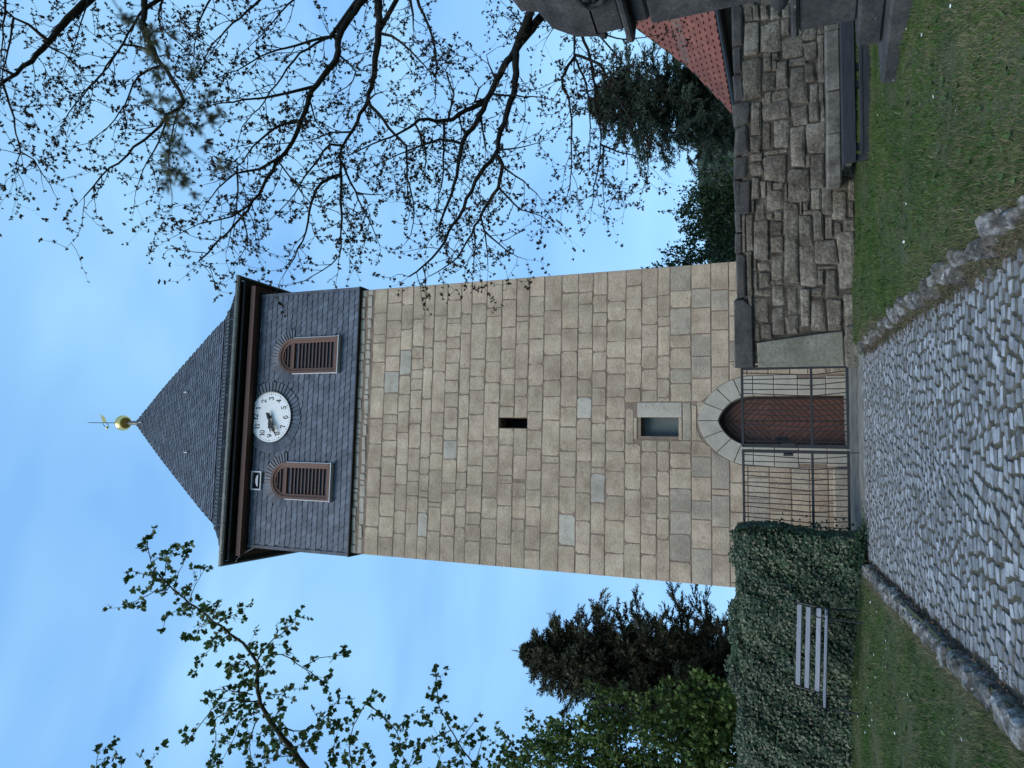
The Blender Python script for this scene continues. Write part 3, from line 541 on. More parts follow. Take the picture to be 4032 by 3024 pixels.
# granite setts: short wavy rows across the path, each stone cut a little differently
def sett_mesh(k):
    r = random.Random(100 + k)
    n = 8
    hx, hy = .5, .5
    ring = []
    skx, sky_ = r.uniform(-.16, .16), r.uniform(-.16, .16)
    for (a, b) in ((-1, -.76), (-.80, -1), (.80, -1), (1, -.74), (1, .76), (.78, 1), (-.80, 1), (-1, .78)):
        ring.append((a * hx * r.uniform(.90, 1.03) + skx * b * .5, b * hy * r.uniform(.88, 1.03) + sky_ * a * .5))
    v = [(x * 1.02, y * 1.02, -1.0) for x, y in ring] + [(x, y, -.20 + r.uniform(-.05, .03)) for x, y in ring] + [(x * .90, y * .87, r.uniform(-.06, .06)) for x, y in ring]
    f = [(j * n + i, j * n + (i + 1) % n, (j + 1) * n + (i + 1) % n, (j + 1) * n + i) for j in (0, 1) for i in range(n)]
    f.append(tuple(2 * n + i for i in range(n)))
    return v, f


SETT = [sett_mesh(k) for k in range(10)]
SIDE = [1] * 16 + [0]        # joint shade put into the colour of sides and arrises, worn tops


def two_mat(v, f, idx, m2):
    b_ = MB().add(v, f)
    b_.mi = (m2, idx)
    return b_


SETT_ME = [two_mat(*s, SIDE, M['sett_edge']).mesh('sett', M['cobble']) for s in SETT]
setts = []
y = 4.3
row = 0
PA = rng.uniform(0, 6)
while y < 13.55:
    xl, xr = path_l(y) + .05, path_r(y) - .02
    x = xl + rng.uniform(0, .06)
    h = rng.uniform(.100, .122)
    while x < xr - .04:
        w = rng.uniform(.105, .172)
        edge = min(x - xl, xr - x)
        am = .085 * min(1, max(0, edge - .1) / .3)
        ph = 2 * math.pi * (x / 1.15) + .35 * math.sin(y * .8) + PA
        yy = y + am * math.sin(ph) + rng.uniform(-.010, .010)
        sl = math.atan(am * math.cos(ph) * 2 * math.pi / 1.15) * .9
        setts.append((x + w / 2, yy, w - rng.uniform(.010, .022), h - rng.uniform(.009, .018), sl + rng.uniform(-.12, .12), rng.randrange(10), rng.uniform(-.004, .006)))
        x += w
    y += h
    row += 1
setts.sort(key=lambda t: t[1])
BV, BF = [], []
near = [t for t in setts if t[1] > 5.35 and abs(t[0] + .75) < 1.75]
near_set = set(id(t) for t in near[:300])
for t in setts:
    x, y, w, h, a, k, dz = t
    if id(t) in near_set:
        o = link('sett', SETT_ME[k], path, (x, y, SL * y + .032 + dz), (math.atan(SL) + rng.uniform(-.03, .03), rng.uniform(-.03, .03), a))
        o.scale = (w, h, .06)
    else:
        v, f = SETT[k]
        ca, sa = math.cos(a), math.sin(a)
        tx, ty = rng.uniform(-.03, .03), rng.uniform(-.03, .03)
        b = len(BV)
        for (px, py, pz) in v:
            px, py, pz = px * w, py * h, pz * .06
            qx, qy = px * ca - py * sa, px * sa + py * ca
            BV.append((x + qx, y + qy, SL * (y + qy) + .032 + dz + pz + tx * qx + ty * qy))
        BF += [tuple(i + b for i in q) for q in f]
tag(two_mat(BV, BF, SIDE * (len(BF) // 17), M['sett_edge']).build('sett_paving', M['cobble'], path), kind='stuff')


# rough stones
def rock(seed, n=14, sx=1, sy=1, sz=1, jag=.11):
    r = random.Random(seed)
    rings = [(-.5, .92), (-.28, 1.0), (-.02, 1.03), (.22, 1.0), (.40, .86), (.47, .55)]
    v, f = [], []
    for z, k in rings:
        for i in range(n):
            a = 2 * math.pi * i / n + r.uniform(-.12, .12)
            c, s_ = math.cos(a), math.sin(a)
            q = 1 / max(abs(c), abs(s_)) ** .72
            k2 = k * (1 + r.uniform(-jag, jag))
            v.append((c * q * .5 * k2 * sx, s_ * q * .5 * k2 * sy, (z + r.uniform(-.07, .07)) * sz))
    for j in range(5):
        for i in range(n):
            f.append((j * n + i, j * n + (i + 1) % n, (j + 1) * n + (i + 1) % n, (j + 1) * n + i))
    v.append((0, 0, .50 * sz))
    for i in range(n):
        f.append((5 * n + i, 5 * n + (i + 1) % n, 6 * n))
    return v, f


ROCK = [MB().add(*rock(40 + k)).mesh('kerb_stone', M['kerb']) for k in range(8)]
kerb1 = tag(sheet('kerb', lambda y: (path_l(y) - .22, path_l(y) + .04), [i * .4 for i in range(9, 34)], lambda x, y: SL * y + .03, M['joint'], 3), 'low line of weathered kerb stones on the left of the path', kind='structure')
y = 4.0
while y < 13.0:
    ln = rng.uniform(.20, .52) if y < 9.5 else rng.uniform(.16, .36)
    yc = y + ln / 2
    o = link('kerb_stone', ROCK[rng.randrange(8)], kerb1, (path_l(yc) - .09 + rng.uniform(-.02, .02), yc, SL * yc + .055 + rng.uniform(-.015, .02)), (rng.uniform(-.05, .05), rng.uniform(-.10, .03), .117 + rng.uniform(-.06, .06)))
    o.scale = (rng.uniform(.18, .25), ln * .99, rng.uniform(.16, .21))
    y += ln
kerb2 = tag(sheet('kerb', lambda y: (path_r(y) - .03, path_r(y) + .32), [i * .4 for i in range(9, 34)], lambda x, y: SL * y + .012 + .10 * sstep(.0, .3, x - path_r(y)), M['joint'], 6), 'ragged edging stones half buried in the bank right of the path', kind='structure')
y = 4.2
while y < 12.9:
    ln = rng.uniform(.07, .26)
    yc = y + ln / 2
    big = rng.random() < .25
    o = link('kerb_stone', ROCK[rng.randrange(8)], kerb2, (path_r(yc) + .17 + rng.uniform(-.05, .07), yc, SL * yc + .09 + rng.uniform(-.03, .03) - .04 * sstep(9, 12, yc)), (rng.uniform(-.5, .3), rng.uniform(-.45, -.05), rng.uniform(-.4, .3)))
    s_ = 1.25 if big else .9
    o.scale = (rng.uniform(.10, .19) * s_, ln * rng.uniform(.75, 1.05), rng.uniform(.14, .24) * s_)
    y += ln * rng.uniform(.85, 1.25)


# leaf-like pieces, vectorised --------------------------------------------------
def rand_dirs(n):
    d = nr.normal(size=(n, 3))
    return d / np.linalg.norm(d, axis=1, keepdims=True)


def unit(a):
    return a / np.maximum(np.linalg.norm(a, axis=1, keepdims=True), 1e-9)


TPL = {
    'kite': ([(0, 0, 0), (.32, .42, .06), (0, 1, 0), (-.32, .42, .06)], [(0, 1, 2, 3)]),
    'blade': ([(-.5, 0, 0), (.5, 0, 0), (.0, 1, .0)], [(0, 1, 2)]),
    'ivy': ([(0, 0, 0), (.42, .05, .05), (.50, .45, .10), (.22, .52, .02), (0, 1, .06), (-.22, .52, .02), (-.50, .45, .10), (-.42, .05, .05)], [(0, 1, 2, 3), (0, 3, 4, 5), (0, 5, 6, 7)]),
    'lobed': ([(0, 0, 0), (.28, .22, .04), (.50, .54, .08), (.22, .72, .02), (0, 1, .05), (-.22, .72, .02), (-.50, .54, .08), (-.28, .22, .04)], [(0, 1, 2, 3), (0, 3, 4, 5), (0, 5, 6, 7)]),
}


def leaves(P, D, U, size, wid, tpl='kite'):
    """place leaf templates: base P, long axis D, facing roughly U, per-leaf size"""
    tv, tf = TPL[tpl]
    tv = np.array(tv)
    D = unit(D)
    S = unit(np.cross(D, U))
    Nn = np.cross(S, D)
    n = len(P)
    size = np.asarray(size).reshape(-1, 1) * np.ones((n, 1))
    k = len(tv)
    V = (P[:, None, :] + size[:, None, :] * (tv[None, :, 0:1] * wid * S[:, None, :] + tv[None, :, 1:2] * D[:, None, :] + tv[None, :, 2:3] * Nn[:, None, :]))
    F = (np.array(tf)[None] + (np.arange(n) * k)[:, None, None]).reshape(-1, len(tf[0]))
    return V.reshape(-1, 3), F


def merge(parts):
    Vs, Fs, b = [], [], 0
    for V, F in parts:
        Vs.append(V)
        Fs.append(F + b)
        b += len(V)
    return np.concatenate(Vs), np.concatenate(Fs)


def noise2(x, y):
    return np.sin(1.7 * x + .9 * y) * np.sin(.8 * x - 1.9 * y + 1) + .5 * np.sin(3.9 * x + 2.2 * y + 2) * np.sin(2.7 * y - 3.1 * x)


def grass(name, label, zf, region, n, dry):
    pts = region(n)
    z = np.array([zf(a, b) for a, b in pts])
    P = np.column_stack([pts, z - .006])
    k = len(P)
    D = np.column_stack([nr.normal(0, .55, k), nr.normal(0, .55, k), np.ones(k)])
    U = rand_dirs(k)
    hgt = nr.uniform(.016, .056, k) * (1 + .45 * noise2(pts[:, 0] * 1.4, pts[:, 1] * 1.4) + .35 * noise2(pts[:, 0] * 6, pts[:, 1] * 6))
    sel = nr.random(k) < dry(pts)
    o = None
    for nm, mk, s_ in (('grass', 'grass', ~sel), ('dry_grass', 'drygrass', sel)):
        V, F = leaves(P[s_], D[s_], U[s_], np.abs(hgt[s_]) + .008, .0, 'blade')
        # give blades a fixed width
        S = unit(np.cross(unit(D[s_]), U[s_])) * .0042
        V = V.reshape(-1, 3, 3)
        V[:, 0] -= S
        V[:, 1] += S
        me = np_mesh(nm, V.reshape(-1, 3), F, M[mk])
        q = link(nm, me)
        tag(q, label if nm == 'grass' else label.replace('green', 'straw-coloured dry'), 'grass', kind='stuff')


def reg_l(n):
    y = 4.3 + 9.1 * nr.random(n) ** 1.25
    x = np.array([path_l(b) for b in y]) - .16 - nr.random(n) * np.minimum(1.2 + .42 * y, 5.6)
    return np.column_stack([x, y])


def reg_r(n):
    y = 4.3 + 9.8 * nr.random(n) ** 1.25
    x = np.array([path_r(b) for b in y]) + .22 + nr.random(n) * np.minimum(.9 + .62 * y, 6.5)
    return np.column_stack([x, y])


grass('grass', 'short green grass of the lawn left of the path', lawn_l, reg_l, 120000, lambda p: .22 + .16 * noise2(p[:, 0] * 1.3, p[:, 1] * 1.3))
grass('grass', 'short green grass of the lawn right of the path', lawn_r, reg_r, 150000, lambda p: np.clip(.12 + .10 * noise2(p[:, 0], p[:, 1]) + .34 * np.clip((8.2 - p[:, 1]) / 2.4, 0, 1), 0, .5))
# broad-leaved weeds pressed into the turf
WP, WD = [], []
for lawn_f, reg, kk in ((lawn_l, reg_l, 260), (lawn_r, reg_r, 420)):
    for a, b in reg(kk):
        m_ = rng.randrange(4, 8)
        for _ in range(m_):
            t = rng.uniform(0, 6.3)
            WP.append((a, b, lawn_f(a, b) + .012))
            WD.append((math.cos(t), math.sin(t), rng.uniform(.25, .8)))
WP, WD = np.array(WP), np.array(WD)
V, F = leaves(WP, WD, np.tile([0., 0., 1.], (len(WP), 1)) + .2 * rand_dirs(len(WP)), nr.uniform(.025, .07, len(WP)), .8, 'kite')
tag(link('weeds', np_mesh('weeds', V, F, M['weed'])), 'broad-leaved weed rosettes scattered through both lawns', 'weeds', kind='stuff')
# tufts on the banks and against the walls
k = 16000
yb = 4.3 + 8.7 * nr.random(k)
side = nr.random(k) < .62
xb = np.where(side, np.array([path_r(b) for b in yb]) + nr.normal(.16, .10, k), np.array([path_l(b) for b in yb]) - nr.normal(.20, .03, k))
zb = SL * yb + np.where(side, np.clip(xb - np.array([path_r(b) for b in yb]), 0, .3) * .45, .10)
V, F = leaves(np.column_stack([xb, yb, zb]), np.column_stack([nr.normal(-.2, .7, k), nr.normal(-.3, .6, k), np.ones(k) * .8]), rand_dirs(k), nr.uniform(.04, .12, k), .06, 'blade')
tag(link('bank_grass', np_mesh('bank_grass', V, F, M['drygrass'])), 'ragged tufts of dead grass along both path edges', 'grass', kind='stuff')
k = 3800
yb = 4.4 + 8.6 * nr.random(k)
side = nr.random(k) < .75
xb = np.where(side, np.array([path_r(b) for b in yb]) + nr.normal(.05, .07, k), np.array([path_l(b) for b in yb]) + np.abs(nr.normal(.06, .07, k)))
V, F = leaves(np.column_stack([xb, yb, SL * yb + .055 + .03 * nr.random(k)]), rand_dirs(k) * [1, 1, .3], np.column_stack([nr.normal(0, .5, k), nr.normal(0, .5, k), np.ones(k)]), nr.uniform(.015, .035, k), .9, 'kite')
tag(link('leaf_litter', np_mesh('leaf_litter', V, F, M['litter'])), 'brown fallen leaves gathered along the path edges', 'leaves', kind='stuff')

# daisies and dandelions in the lawns
fl = MB()
for k in range(9):
    a = 2 * math.pi * k / 9
    fl.add([(0, 0, .002), (math.cos(a - .3) * .6, math.sin(a - .3) * .6, .10), (math.cos(a), math.sin(a), .16), (math.cos(a + .3) * .6, math.sin(a + .3) * .6, .10)], [(0, 1, 2, 3)])
DAISY = fl.mesh('daisy', M['daisy'])
DAND = fl.mesh('dandelion', M['dandelion'])
rr = random.Random(21)
for i in range(92):
    left = i < 70
    y = rr.uniform(5.0, 12.8) if left else rr.uniform(5.6, 12.8)
    if left:
        x = path_l(y) - .35 - rr.random() * min(1.0 + .3 * y, 3.6)
        if rr.random() < .5:
            x, y = -3.3 - rr.random() * 1.9, rr.uniform(8.5, 12.6)
        x = min(x, path_l(y) - .3)
    else:
        x = path_r(y) + .4 + rr.random() * 2.6
    yellow = i % 15 == 7
    z = (lawn_l if left else lawn_r)(x, y) + .048
    o = link('dandelion' if yellow else 'daisy', DAND if yellow else DAISY, None, (x, y, z), (rr.uniform(-.5, .3), rr.uniform(-.3, .3), rr.uniform(0, 6)))
    s_ = rr.uniform(.011, .020)
    o.scale = (s_, s_, s_)
    tag(o, ('small yellow dandelion flower in the lawn ' if yellow else 'small white daisy open in the lawn ') + ('left of the path' if left else 'right of the path'), 'flower', ('dandelions' if yellow else 'daisies') + ' in the ' + ('left' if left else 'right') + ' lawn')

# ------------------------------------------------------------------ church tower
YAWT = rad(6)
ZB = 0.69
tower = empty('church_tower', (-0.846 - .055 * math.cos(YAWT), 16.4 - .055 * math.sin(YAWT), ZB), YAWT,
              'square sandstone church tower with slate-clad belfry, clock and pointed slate roof', 'tower')
HW = 3.6
DX, A_IN, A_OUT, ZS, CO = 0.015, 0.555, 0.985, 2.62, 0.23     # doorway: centre, half widths, springing, arc centre offset


def arch_half(z, a):
    if z <= ZS:
        return a
    R_ = a + CO
    d = R_ * R_ - (z - ZS) ** 2
    return max(0, math.sqrt(d) - CO) if d > CO * CO else 0.0


OPEN = [(-.20, .06, 7.93, 8.72), (-.36, .08, 4.236, 5.105), (DX - A_IN, DX + A_IN, ZB, 3.36)]
# solid core behind the ashlar, with real openings in its front
core = MB()
xs = sorted({-HW, HW} | {o[0] for o in OPEN} | {o[1] for o in OPEN})
zs = sorted({ZB - .2, 12.99} | {o[2] for o in OPEN} | {o[3] for o in OPEN})
for i in range(len(xs) - 1):
    for j in range(len(zs) - 1):
        cx, cz = (xs[i] + xs[i + 1]) / 2, (zs[j] + zs[j + 1]) / 2
        if any(a < cx < b and c < cz < d for a, b, c, d in OPEN):
            continue
        core.add([(xs[i], .004, zs[j] - ZB), (xs[i + 1], .004, zs[j] - ZB), (xs[i + 1], .004, zs[j + 1] - ZB), (xs[i], .004, zs[j + 1] - ZB)], [(0, 1, 2, 3)])
T0, T1 = -.2, 12.99 - ZB
core.add([(-HW, .012, T0), (-HW, 7.19, T0), (-HW, 7.19, T1), (-HW, .012, T1)], [(0, 1, 2, 3)])
core.add([(HW, .012, T0), (HW, 7.19, T0), (HW, 7.19, T1), (HW, .012, T1)], [(0, 1, 2, 3)])
core.add([(-HW, 7.19, T0), (HW, 7.19, T0), (HW, 7.19, T1), (-HW, 7.19, T1)], [(0, 1, 2, 3)])
for n_, (a, b, c, d) in enumerate(OPEN[:2]):
    dp = (.9, .32)[n_]
    c, d = c - ZB, d - ZB
    core.add([(a, .012, c), (a, dp, c), (a, dp, d), (a, .012, d)], [(0, 1, 2, 3)])
    core.add([(b, .012, c), (b, dp, c), (b, dp, d), (b, .012, d)], [(0, 1, 2, 3)])
    core.add([(a, .012, c), (b, .012, c), (b, dp, c), (a, dp, c)], [(0, 1, 2, 3)])
    core.add([(a, .012, d), (b, .012, d), (b, dp, d), (a, dp, d)], [(0, 1, 2, 3)])
core.build('wall', M['mortar'], tower)
sl = MB().box(-.20, .06, .55, .6, 7.93 - ZB, 8.72 - ZB).build('slit_window', M['dark'], tower)
sl['label'] = 'narrow dark slit window in the middle of the shaft'

# ashlar stones
polys = []          # (poly, material key)
rs = random.Random(3)


def cut(poly, side, z0, z1, half):
    pass


def add_row(z1, z0, joints, top_row=False):
    js = [-HW]
    for j in sorted(joints):
        if j - js[-1] > .07:
            js.append(j)
    if HW - js[-1] < .07:
        js.pop()
    js.append(HW)
    g = .013
    for a, b in zip(js, js[1:]):
        l, r_ = a + (g if a > -HW else -.004), b - (g if b < HW else -.004)
        lo, hi = z0 + g, z1 - g
        cxm = (l + r_) / 2
        # cells of the openings
        skip = False
        if -.44 < cxm < .43 and r_ - l < 1.0:
            if lo < 5.27 < hi:
                lo = 5.275
            elif lo < 4.15 < hi:
                hi = 4.145
            if hi - lo < .06:
                continue
        for (oa, ob, oc, od) in OPEN[:1]:
            if oa - .02 <= cxm <= ob + .02 and lo < od - .1 and hi > oc + .1:
                skip = True
        if l < .43 and r_ > -.44 and hi > 4.16 and lo < 5.26 and -.44 < cxm < .43:
            skip = True
        if skip:
            continue
        if lo < 5.26 and hi > 4.16:         # stones beside the splayed window
            if l < -.445 < r_:
                r_ = -.45
            if l < .435 < r_:
                l = .44
        # keep clear of the door arch
        ho_lo = arch_half(lo, A_OUT) + .018 if lo < 3.80 else 0
        ho_hi = arch_half(hi, A_OUT) + .018 if hi < 3.80 else 0
        pl = None
        if lo < 3.80:
            if l >= DX - .02 or (r_ > DX and cxm > DX):
                if r_ < DX + ho_lo:
                    if r_ < DX + ho_hi + .05:
                        continue
                    pl = [(max(l, DX + ho_hi), hi), (r_, hi), (r_, hi - (hi - lo) * .5)]
                else:
                    pl = [(max(l, DX + ho_lo), lo), (r_, lo), (r_, hi), (max(l, DX + ho_hi), hi)]
                    zm = (lo + hi) / 2
                    pl.append((max(l, DX + arch_half(zm, A_OUT) + .018), zm))
            else:
                if l > DX - ho_lo:
                    if l > DX - ho_hi - .05:
                        continue
                    pl = [(l, hi - (hi - lo) * .5), (l, hi), (min(r_, DX - ho_hi), hi)]
                else:
                    zm = (lo + hi) / 2
                    pl = [(l, lo), (min(r_, DX - ho_lo), lo), (min(r_, DX - arch_half(zm, A_OUT) - .018), zm), (min(r_, DX - ho_hi), hi), (l, hi)]
        if pl is None:
            pl = [(l, lo), (r_, lo), (r_, hi), (l, hi)]
        if max(p[0] for p in pl) - min(p[0] for p in pl) < .06:
            continue
        # worn corners and slightly uneven edges
        if len(pl) == 4:
            q = []
            for (x, z), (sx, sz) in zip(pl, ((1, 1), (-1, 1), (-1, -1), (1, -1))):
                c_ = min(rs.choice((.010, .015, .025, .04, .06)), (r_ - l) * .15)
                edge_l = abs(x) > HW - .01
                if edge_l:
                    c_ = .006
                jx, jz = rs.uniform(-.006, .006), rs.uniform(-.007, .007)
                if edge_l:
                    jx = 0
                A_, B_ = (x + jx + sx * c_, z + jz), (x + jx, z + jz + sz * c_)
                q += [B_, A_] if (sx, sz) in ((1, 1), (-1, -1)) else [A_, B_]
            # ragged arrises
            w2 = []
            for i_ in range(len(q)):
                p_, n2 = q[i_], q[(i_ + 1) % len(q)]
                w2.append(p_)
                dl = math.hypot(n2[0] - p_[0], n2[1] - p_[1])
                if dl > .12 and not (abs(p_[0]) > HW - .02 and abs(n2[0]) > HW - .02):
                    for t_ in (.3, .7):
                        j_ = rs.gauss(0, .006)
                        w2.append((p_[0] + (n2[0] - p_[0]) * t_ + j_ * (n2[1] - p_[1]) / dl, p_[1] + (n2[1] - p_[1]) * t_ - j_ * (n2[0] - p_[0]) / dl))
            pl = w2
        key = 'stone'
        cz = (lo + hi) / 2
        rr_ = rs.random()
        if cz < 4.45 and rr_ < .50:
            key = 'stone_blue'
        elif rr_ < .02:
            key = 'stone_pale'
        elif rr_ < .03:
            key = 'stone_blue'
        if 6.3 < cz < 6.6 and .02 < cxm < .6:
            key = 'stone_pale'
        polys.append((pl, key))


for i, (z1, z0, js) in enumerate(ROWS):
    if i == 0:
        continue
    if i == len(ROWS) - 1:
        z0 = 3.12
    if i in (20, 21, 22, 23):
        js = [j for j in js if not (-.6 < j < .5)] + [-.445, .435]
    add_row(z1, z0, js)
for z1, z0, ph in ((3.12, 2.74, .1), (2.74, 2.30, .5), (2.30, 1.86, .2), (1.86, 1.50, .6), (1.50, 1.14, .3), (1.14, .66, .5)):
    x = -HW + ph
    js = []
    while x < HW:
        js.append(x)
        x += rs.uniform(.42, .85)
    add_row(z1, z0, js)


polys.append(([(-.42, 3.835), (.34, 3.84), (.36, 3.935), (-.40, 3.93)], 'stone_pale'))
polys.append(([(.12, 3.80), (.40, 3.64), (.46, 3.80), (.40, 3.825)], 'stone_blue'))


def area(p):
    return abs(sum(p[i][0] * p[(i + 1) % len(p)][1] - p[(i + 1) % len(p)][0] * p[i][1] for i in range(len(p)))) / 2


polys.sort(key=lambda t: -area(t[0]))
for n_, (pl, key) in enumerate(polys[:298]):
    cx = sum(p[0] for p in pl) / len(pl)
    cz = sum(p[1] for p in pl) / len(pl)
    b = MB().slab([(x - cx, z - cz) for x, z in pl], .16, -rs.uniform(.000, .009), rs.uniform(.005, .010), bulge=rs.choice((0, .003, .005)))
    o = b.build('stone', M[key], tower, (cx, 0, cz - ZB), (rs.uniform(-.008, .008), 0, rs.uniform(-.006, .006)))
small = MB()
for pl, key in polys[298:]:
    small.slab([(x, z - ZB) for x, z in pl], .16, -rs.uniform(.001, .012), .009)
if polys[298:]:
    tag(small.build('small_stones', M['stone'], tower), kind='stuff')
# pale rubble levelling courses under the slates
rub = MB()
for z1, z0 in ((12.97, 12.77), (12.76, 12.56)):
    x = -HW
    while x < HW - .05:
        w = rs.uniform(.10, .42)
        x2 = min(HW, x + w)
        h0, h1 = z0 + rs.uniform(.005, .05), z1 - rs.uniform(.005, .05)
        l, r_ = x + .015, x2 - .015
        c_ = .03
        rub.slab([(l + c_, h0 - ZB), (r_ - c_, h0 - ZB + rs.uniform(0, .02)), (r_, h0 + c_ - ZB), (r_, h1 - c_ - ZB), (r_ - c_, h1 - ZB), (l + c_, h1 - ZB - rs.uniform(0, .02)), (l, h1 - c_ - ZB), (l, h0 + c_ - ZB)], .16, -rs.uniform(.0, .02), .012)
        x = x2
tag(rub.build('rubble_course', M['stone_pale'], tower), kind='stuff')
# the other three sides, same masonry
side = MB()
for q in (1, 2, 3):
    mtx = Matrix.Translation((0, HW, 0)) @ Matrix.Rotation(q * math.pi / 2, 4, 'Z') @ Matrix.Translation((0, -HW, 0))
    tmp = MB()
    for i, (z1, z0, js) in enumerate(ROWS + [[3.1, 2.7, []], [2.7, 2.3, []], [2.3, 1.9, []], [1.9, 1.5, []], [1.5, 1.1, []], [1.1, .66, []]]):
        x = -HW + .02
        while x < HW - .03:
            x2 = min(HW - .02, x + rs.uniform(.35, .9))
            if HW - .02 - x2 < .15:
                x2 = HW - .02
            tmp.slab([(x + .01, z0 + .01 - ZB), (x2 - .01, z0 + .01 - ZB), (x2 - .01, z1 - .01 - ZB), (x + .01, z1 - .01 - ZB)], .05, -rs.uniform(.001, .012), .01)
            x = x2
    side.add([tuple(mtx @ Vector(p)) for p in tmp.v], tmp.f)
tag(side.build('side_masonry', M['stone'], tower), kind='stuff')
for xa, xb in ((-3.68, DX - 1.0), (DX + 1.0, 3.68)):
    MB().box(xa, xb, -.09, .02, -.15, .36, .03).build('plinth', M['stone_blue'], tower)

# little window over the door: shutter set back in a shallow splay, one big pale block on its right
a, b, c, d = -.36, .08, 4.236 - ZB, 5.105 - ZB
win = MB().box(a, b, .24, .28, c, d).build('window', M['pane'], tower)
win['label'] = 'small upright window with grey board above the door'
f_ = MB()
f_.add([(-.435, -.006, c), (a, .20, c), (a, .20, d), (-.435, -.006, d + .08), (-.435, .26, c), (a, .26, c), (a, .26, d), (-.435, .26, d + .08)], [(0, 1, 2, 3), (0, 4, 5, 1), (1, 5, 6, 2), (2, 6, 7, 3), (3, 7, 4, 0)])
f_.build('window_jamb', M['stone'], win)
MB().box(b, .425, -.012, .26, c - .075, d + .075, .012).build('window_jamb', M['stone_pale'], win)
f_ = MB()
f_.add([(a, .20, d), (b, .20, d), (b, -.006, d + .08), (-.435, -.006, d + .08), (a, .26, d + .01), (b, .26, d + .01), (b, .26, d + .08), (-.435, .26, d + .08)], [(0, 1, 2, 3), (0, 4, 5, 1), (1, 5, 6, 2), (2, 6, 7, 3), (3, 7, 4, 0)])
f_.build('lintel_splay', M['stone'], win)
MB().box(-.432, b - .006, -.008, .26, d + .086, 5.262 - ZB, .01).build('lintel', M['stone'], win)
MB().box(-.432, b - .006, -.010, .24, c - .078, c - .003, .008).build('window_sill', M['stone'], win)

# door surround
NV = 4
for s_ in (1, -1):
    ti, to = math.acos(CO / (A_IN + CO)), math.acos(CO / (A_OUT + CO))
    for k in range(NV):
        t0, t1 = k / NV + .006, (k + 1) / NV - .006
        inner, outer = [], []
        for q in range(5):
            t = t0 + (t1 - t0) * q / 4
            inner.append((DX + s_ * ((A_IN + CO) * math.cos(ti * t) - CO), ZS - ZB + (A_IN + CO) * math.sin(ti * t)))
            outer.append((DX + s_ * ((A_OUT + CO) * math.cos(to * t) - CO), ZS - ZB + (A_OUT + CO) * math.sin(to * t)))
        MB().slab(inner + outer[::-1], .36, -.018, .012).build('voussoir', M['arch'], tower)
    zc = [ZB - ZB, .46, 1.02, 1.50, ZS - ZB]
    for k in range(4):
        wj = (.40, .36, .44, .40)[k]
        xa, xb = DX + s_ * A_IN, DX + s_ * (A_IN + wj + (.03 if k == 3 else 0))
        MB().box(min(xa, xb), max(xa, xb), -.016, .36, zc[k] + .004, zc[k + 1] - .004, .012).build('jamb_stone', M['arch'], tower)


def clip(poly, nx, nz, c):
    """keep nx*x+nz*z <= c"""
    out = []
    for i in range(len(poly)):
        p, q = poly[i], poly[(i + 1) % len(poly)]
        dp, dq = nx * p[0] + nz * p[1] - c, nx * q[0] + nz * q[1] - c
        if dp <= 0:
            out.append(p)
        if (dp < 0 < dq) or (dq < 0 < dp):
            t = dp / (dp - dq)
            out.append((p[0] + (q[0] - p[0]) * t, p[1] + (q[1] - p[1]) * t))
    return out


door = MB()
shape = [(-A_IN + .0, .02), (A_IN, .02)]
for q in range(9):
    t = q / 8
    shape.append(((A_IN + CO) * math.cos(ti * t) - CO, ZS - ZB + (A_IN + CO) * math.sin(ti * t)))
for q in range(7, -1, -1):
    t = q / 8
    shape.append((-((A_IN + CO) * math.cos(ti * t) - CO), ZS - ZB + (A_IN + CO) * math.sin(ti * t)))
door.slab([(x + DX, z) for x, z in shape], .36, .30)
dob = door.build('door', M['door_frame'], tower)
dob['label'] = 'pointed brown door boarded in nested diamonds'
shrink = [(x * .90, .03 + (z - .02) * .962) for x, z in shape]
zc, wq = 1.62, .135
for sx in (1, -1):
    for sz in (1, -1):
        base = clip(clip(shrink, -sx, 0, -.004), 0, -sz, -sz * zc)
        for k in range(0, 16):
            p = base
            if k:
                p = clip(p, -sx, -sz, -(k * wq + .014 + sz * zc)) if len(p) > 2 else p
            p = clip(p, sx, sz, (k + 1) * wq - .004 + sz * zc) if len(p) > 2 else p
            if len(p) > 2 and area(p) > .002:
                MB().slab([(x + DX, z) for x, z in p], .30, .272, .005).build('plank', M['door'], dob)
MB().box(DX - .5, DX + .5, .255, .275, .03, .10, .005).build('kick_board', M['door'], dob)
lk = MB().box(DX - .46, DX - .36, .25, .275, 1.25, 1.5, .004)
lk.tube([(DX - .40, .25, 1.42), (DX - .40, .20, 1.42), (DX - .28, .20, 1.42)], .012, 6)
lk.build('handle', M['black'], dob)

# ------------------------------------------------------------------ slate-hung belfry
ZH0, ZH1 = 12.99 - ZB, 16.72 - ZB
bel = MB().box(-3.63, 3.63, -.03, 7.23, ZH0, ZH1).build('belfry_wall', M['slate_roof'], tower)
drip = MB()
for (x0, x1, y0, y1) in ((-3.70, 3.70, -.10, -.031), (-3.70, 3.70, 7.231, 7.30), (-3.70, -3.631, -.03, 7.23), (3.631, 3.70, -.03, 7.23)):
    drip.box(x0, x1, y0, y1, ZH0 - .035, ZH0 - .005)
drip.build('drip_edge', M['black'], tower)


for sx in (-1, 1):
    for (ya, yb_) in ((-.086, .02), (7.18, 7.286)):
        edge = MB()
        z_ = ZH0 - .02
        while z_ < ZH1 - .2:
            edge.box(min(sx * 3.60, sx * 3.685), max(sx * 3.60, sx * 3.685), ya, yb_, z_ + .004, z_ + .174)
            z_ += .178
        tag(edge.build('corner_slates', M['slate'], tower), kind='stuff')


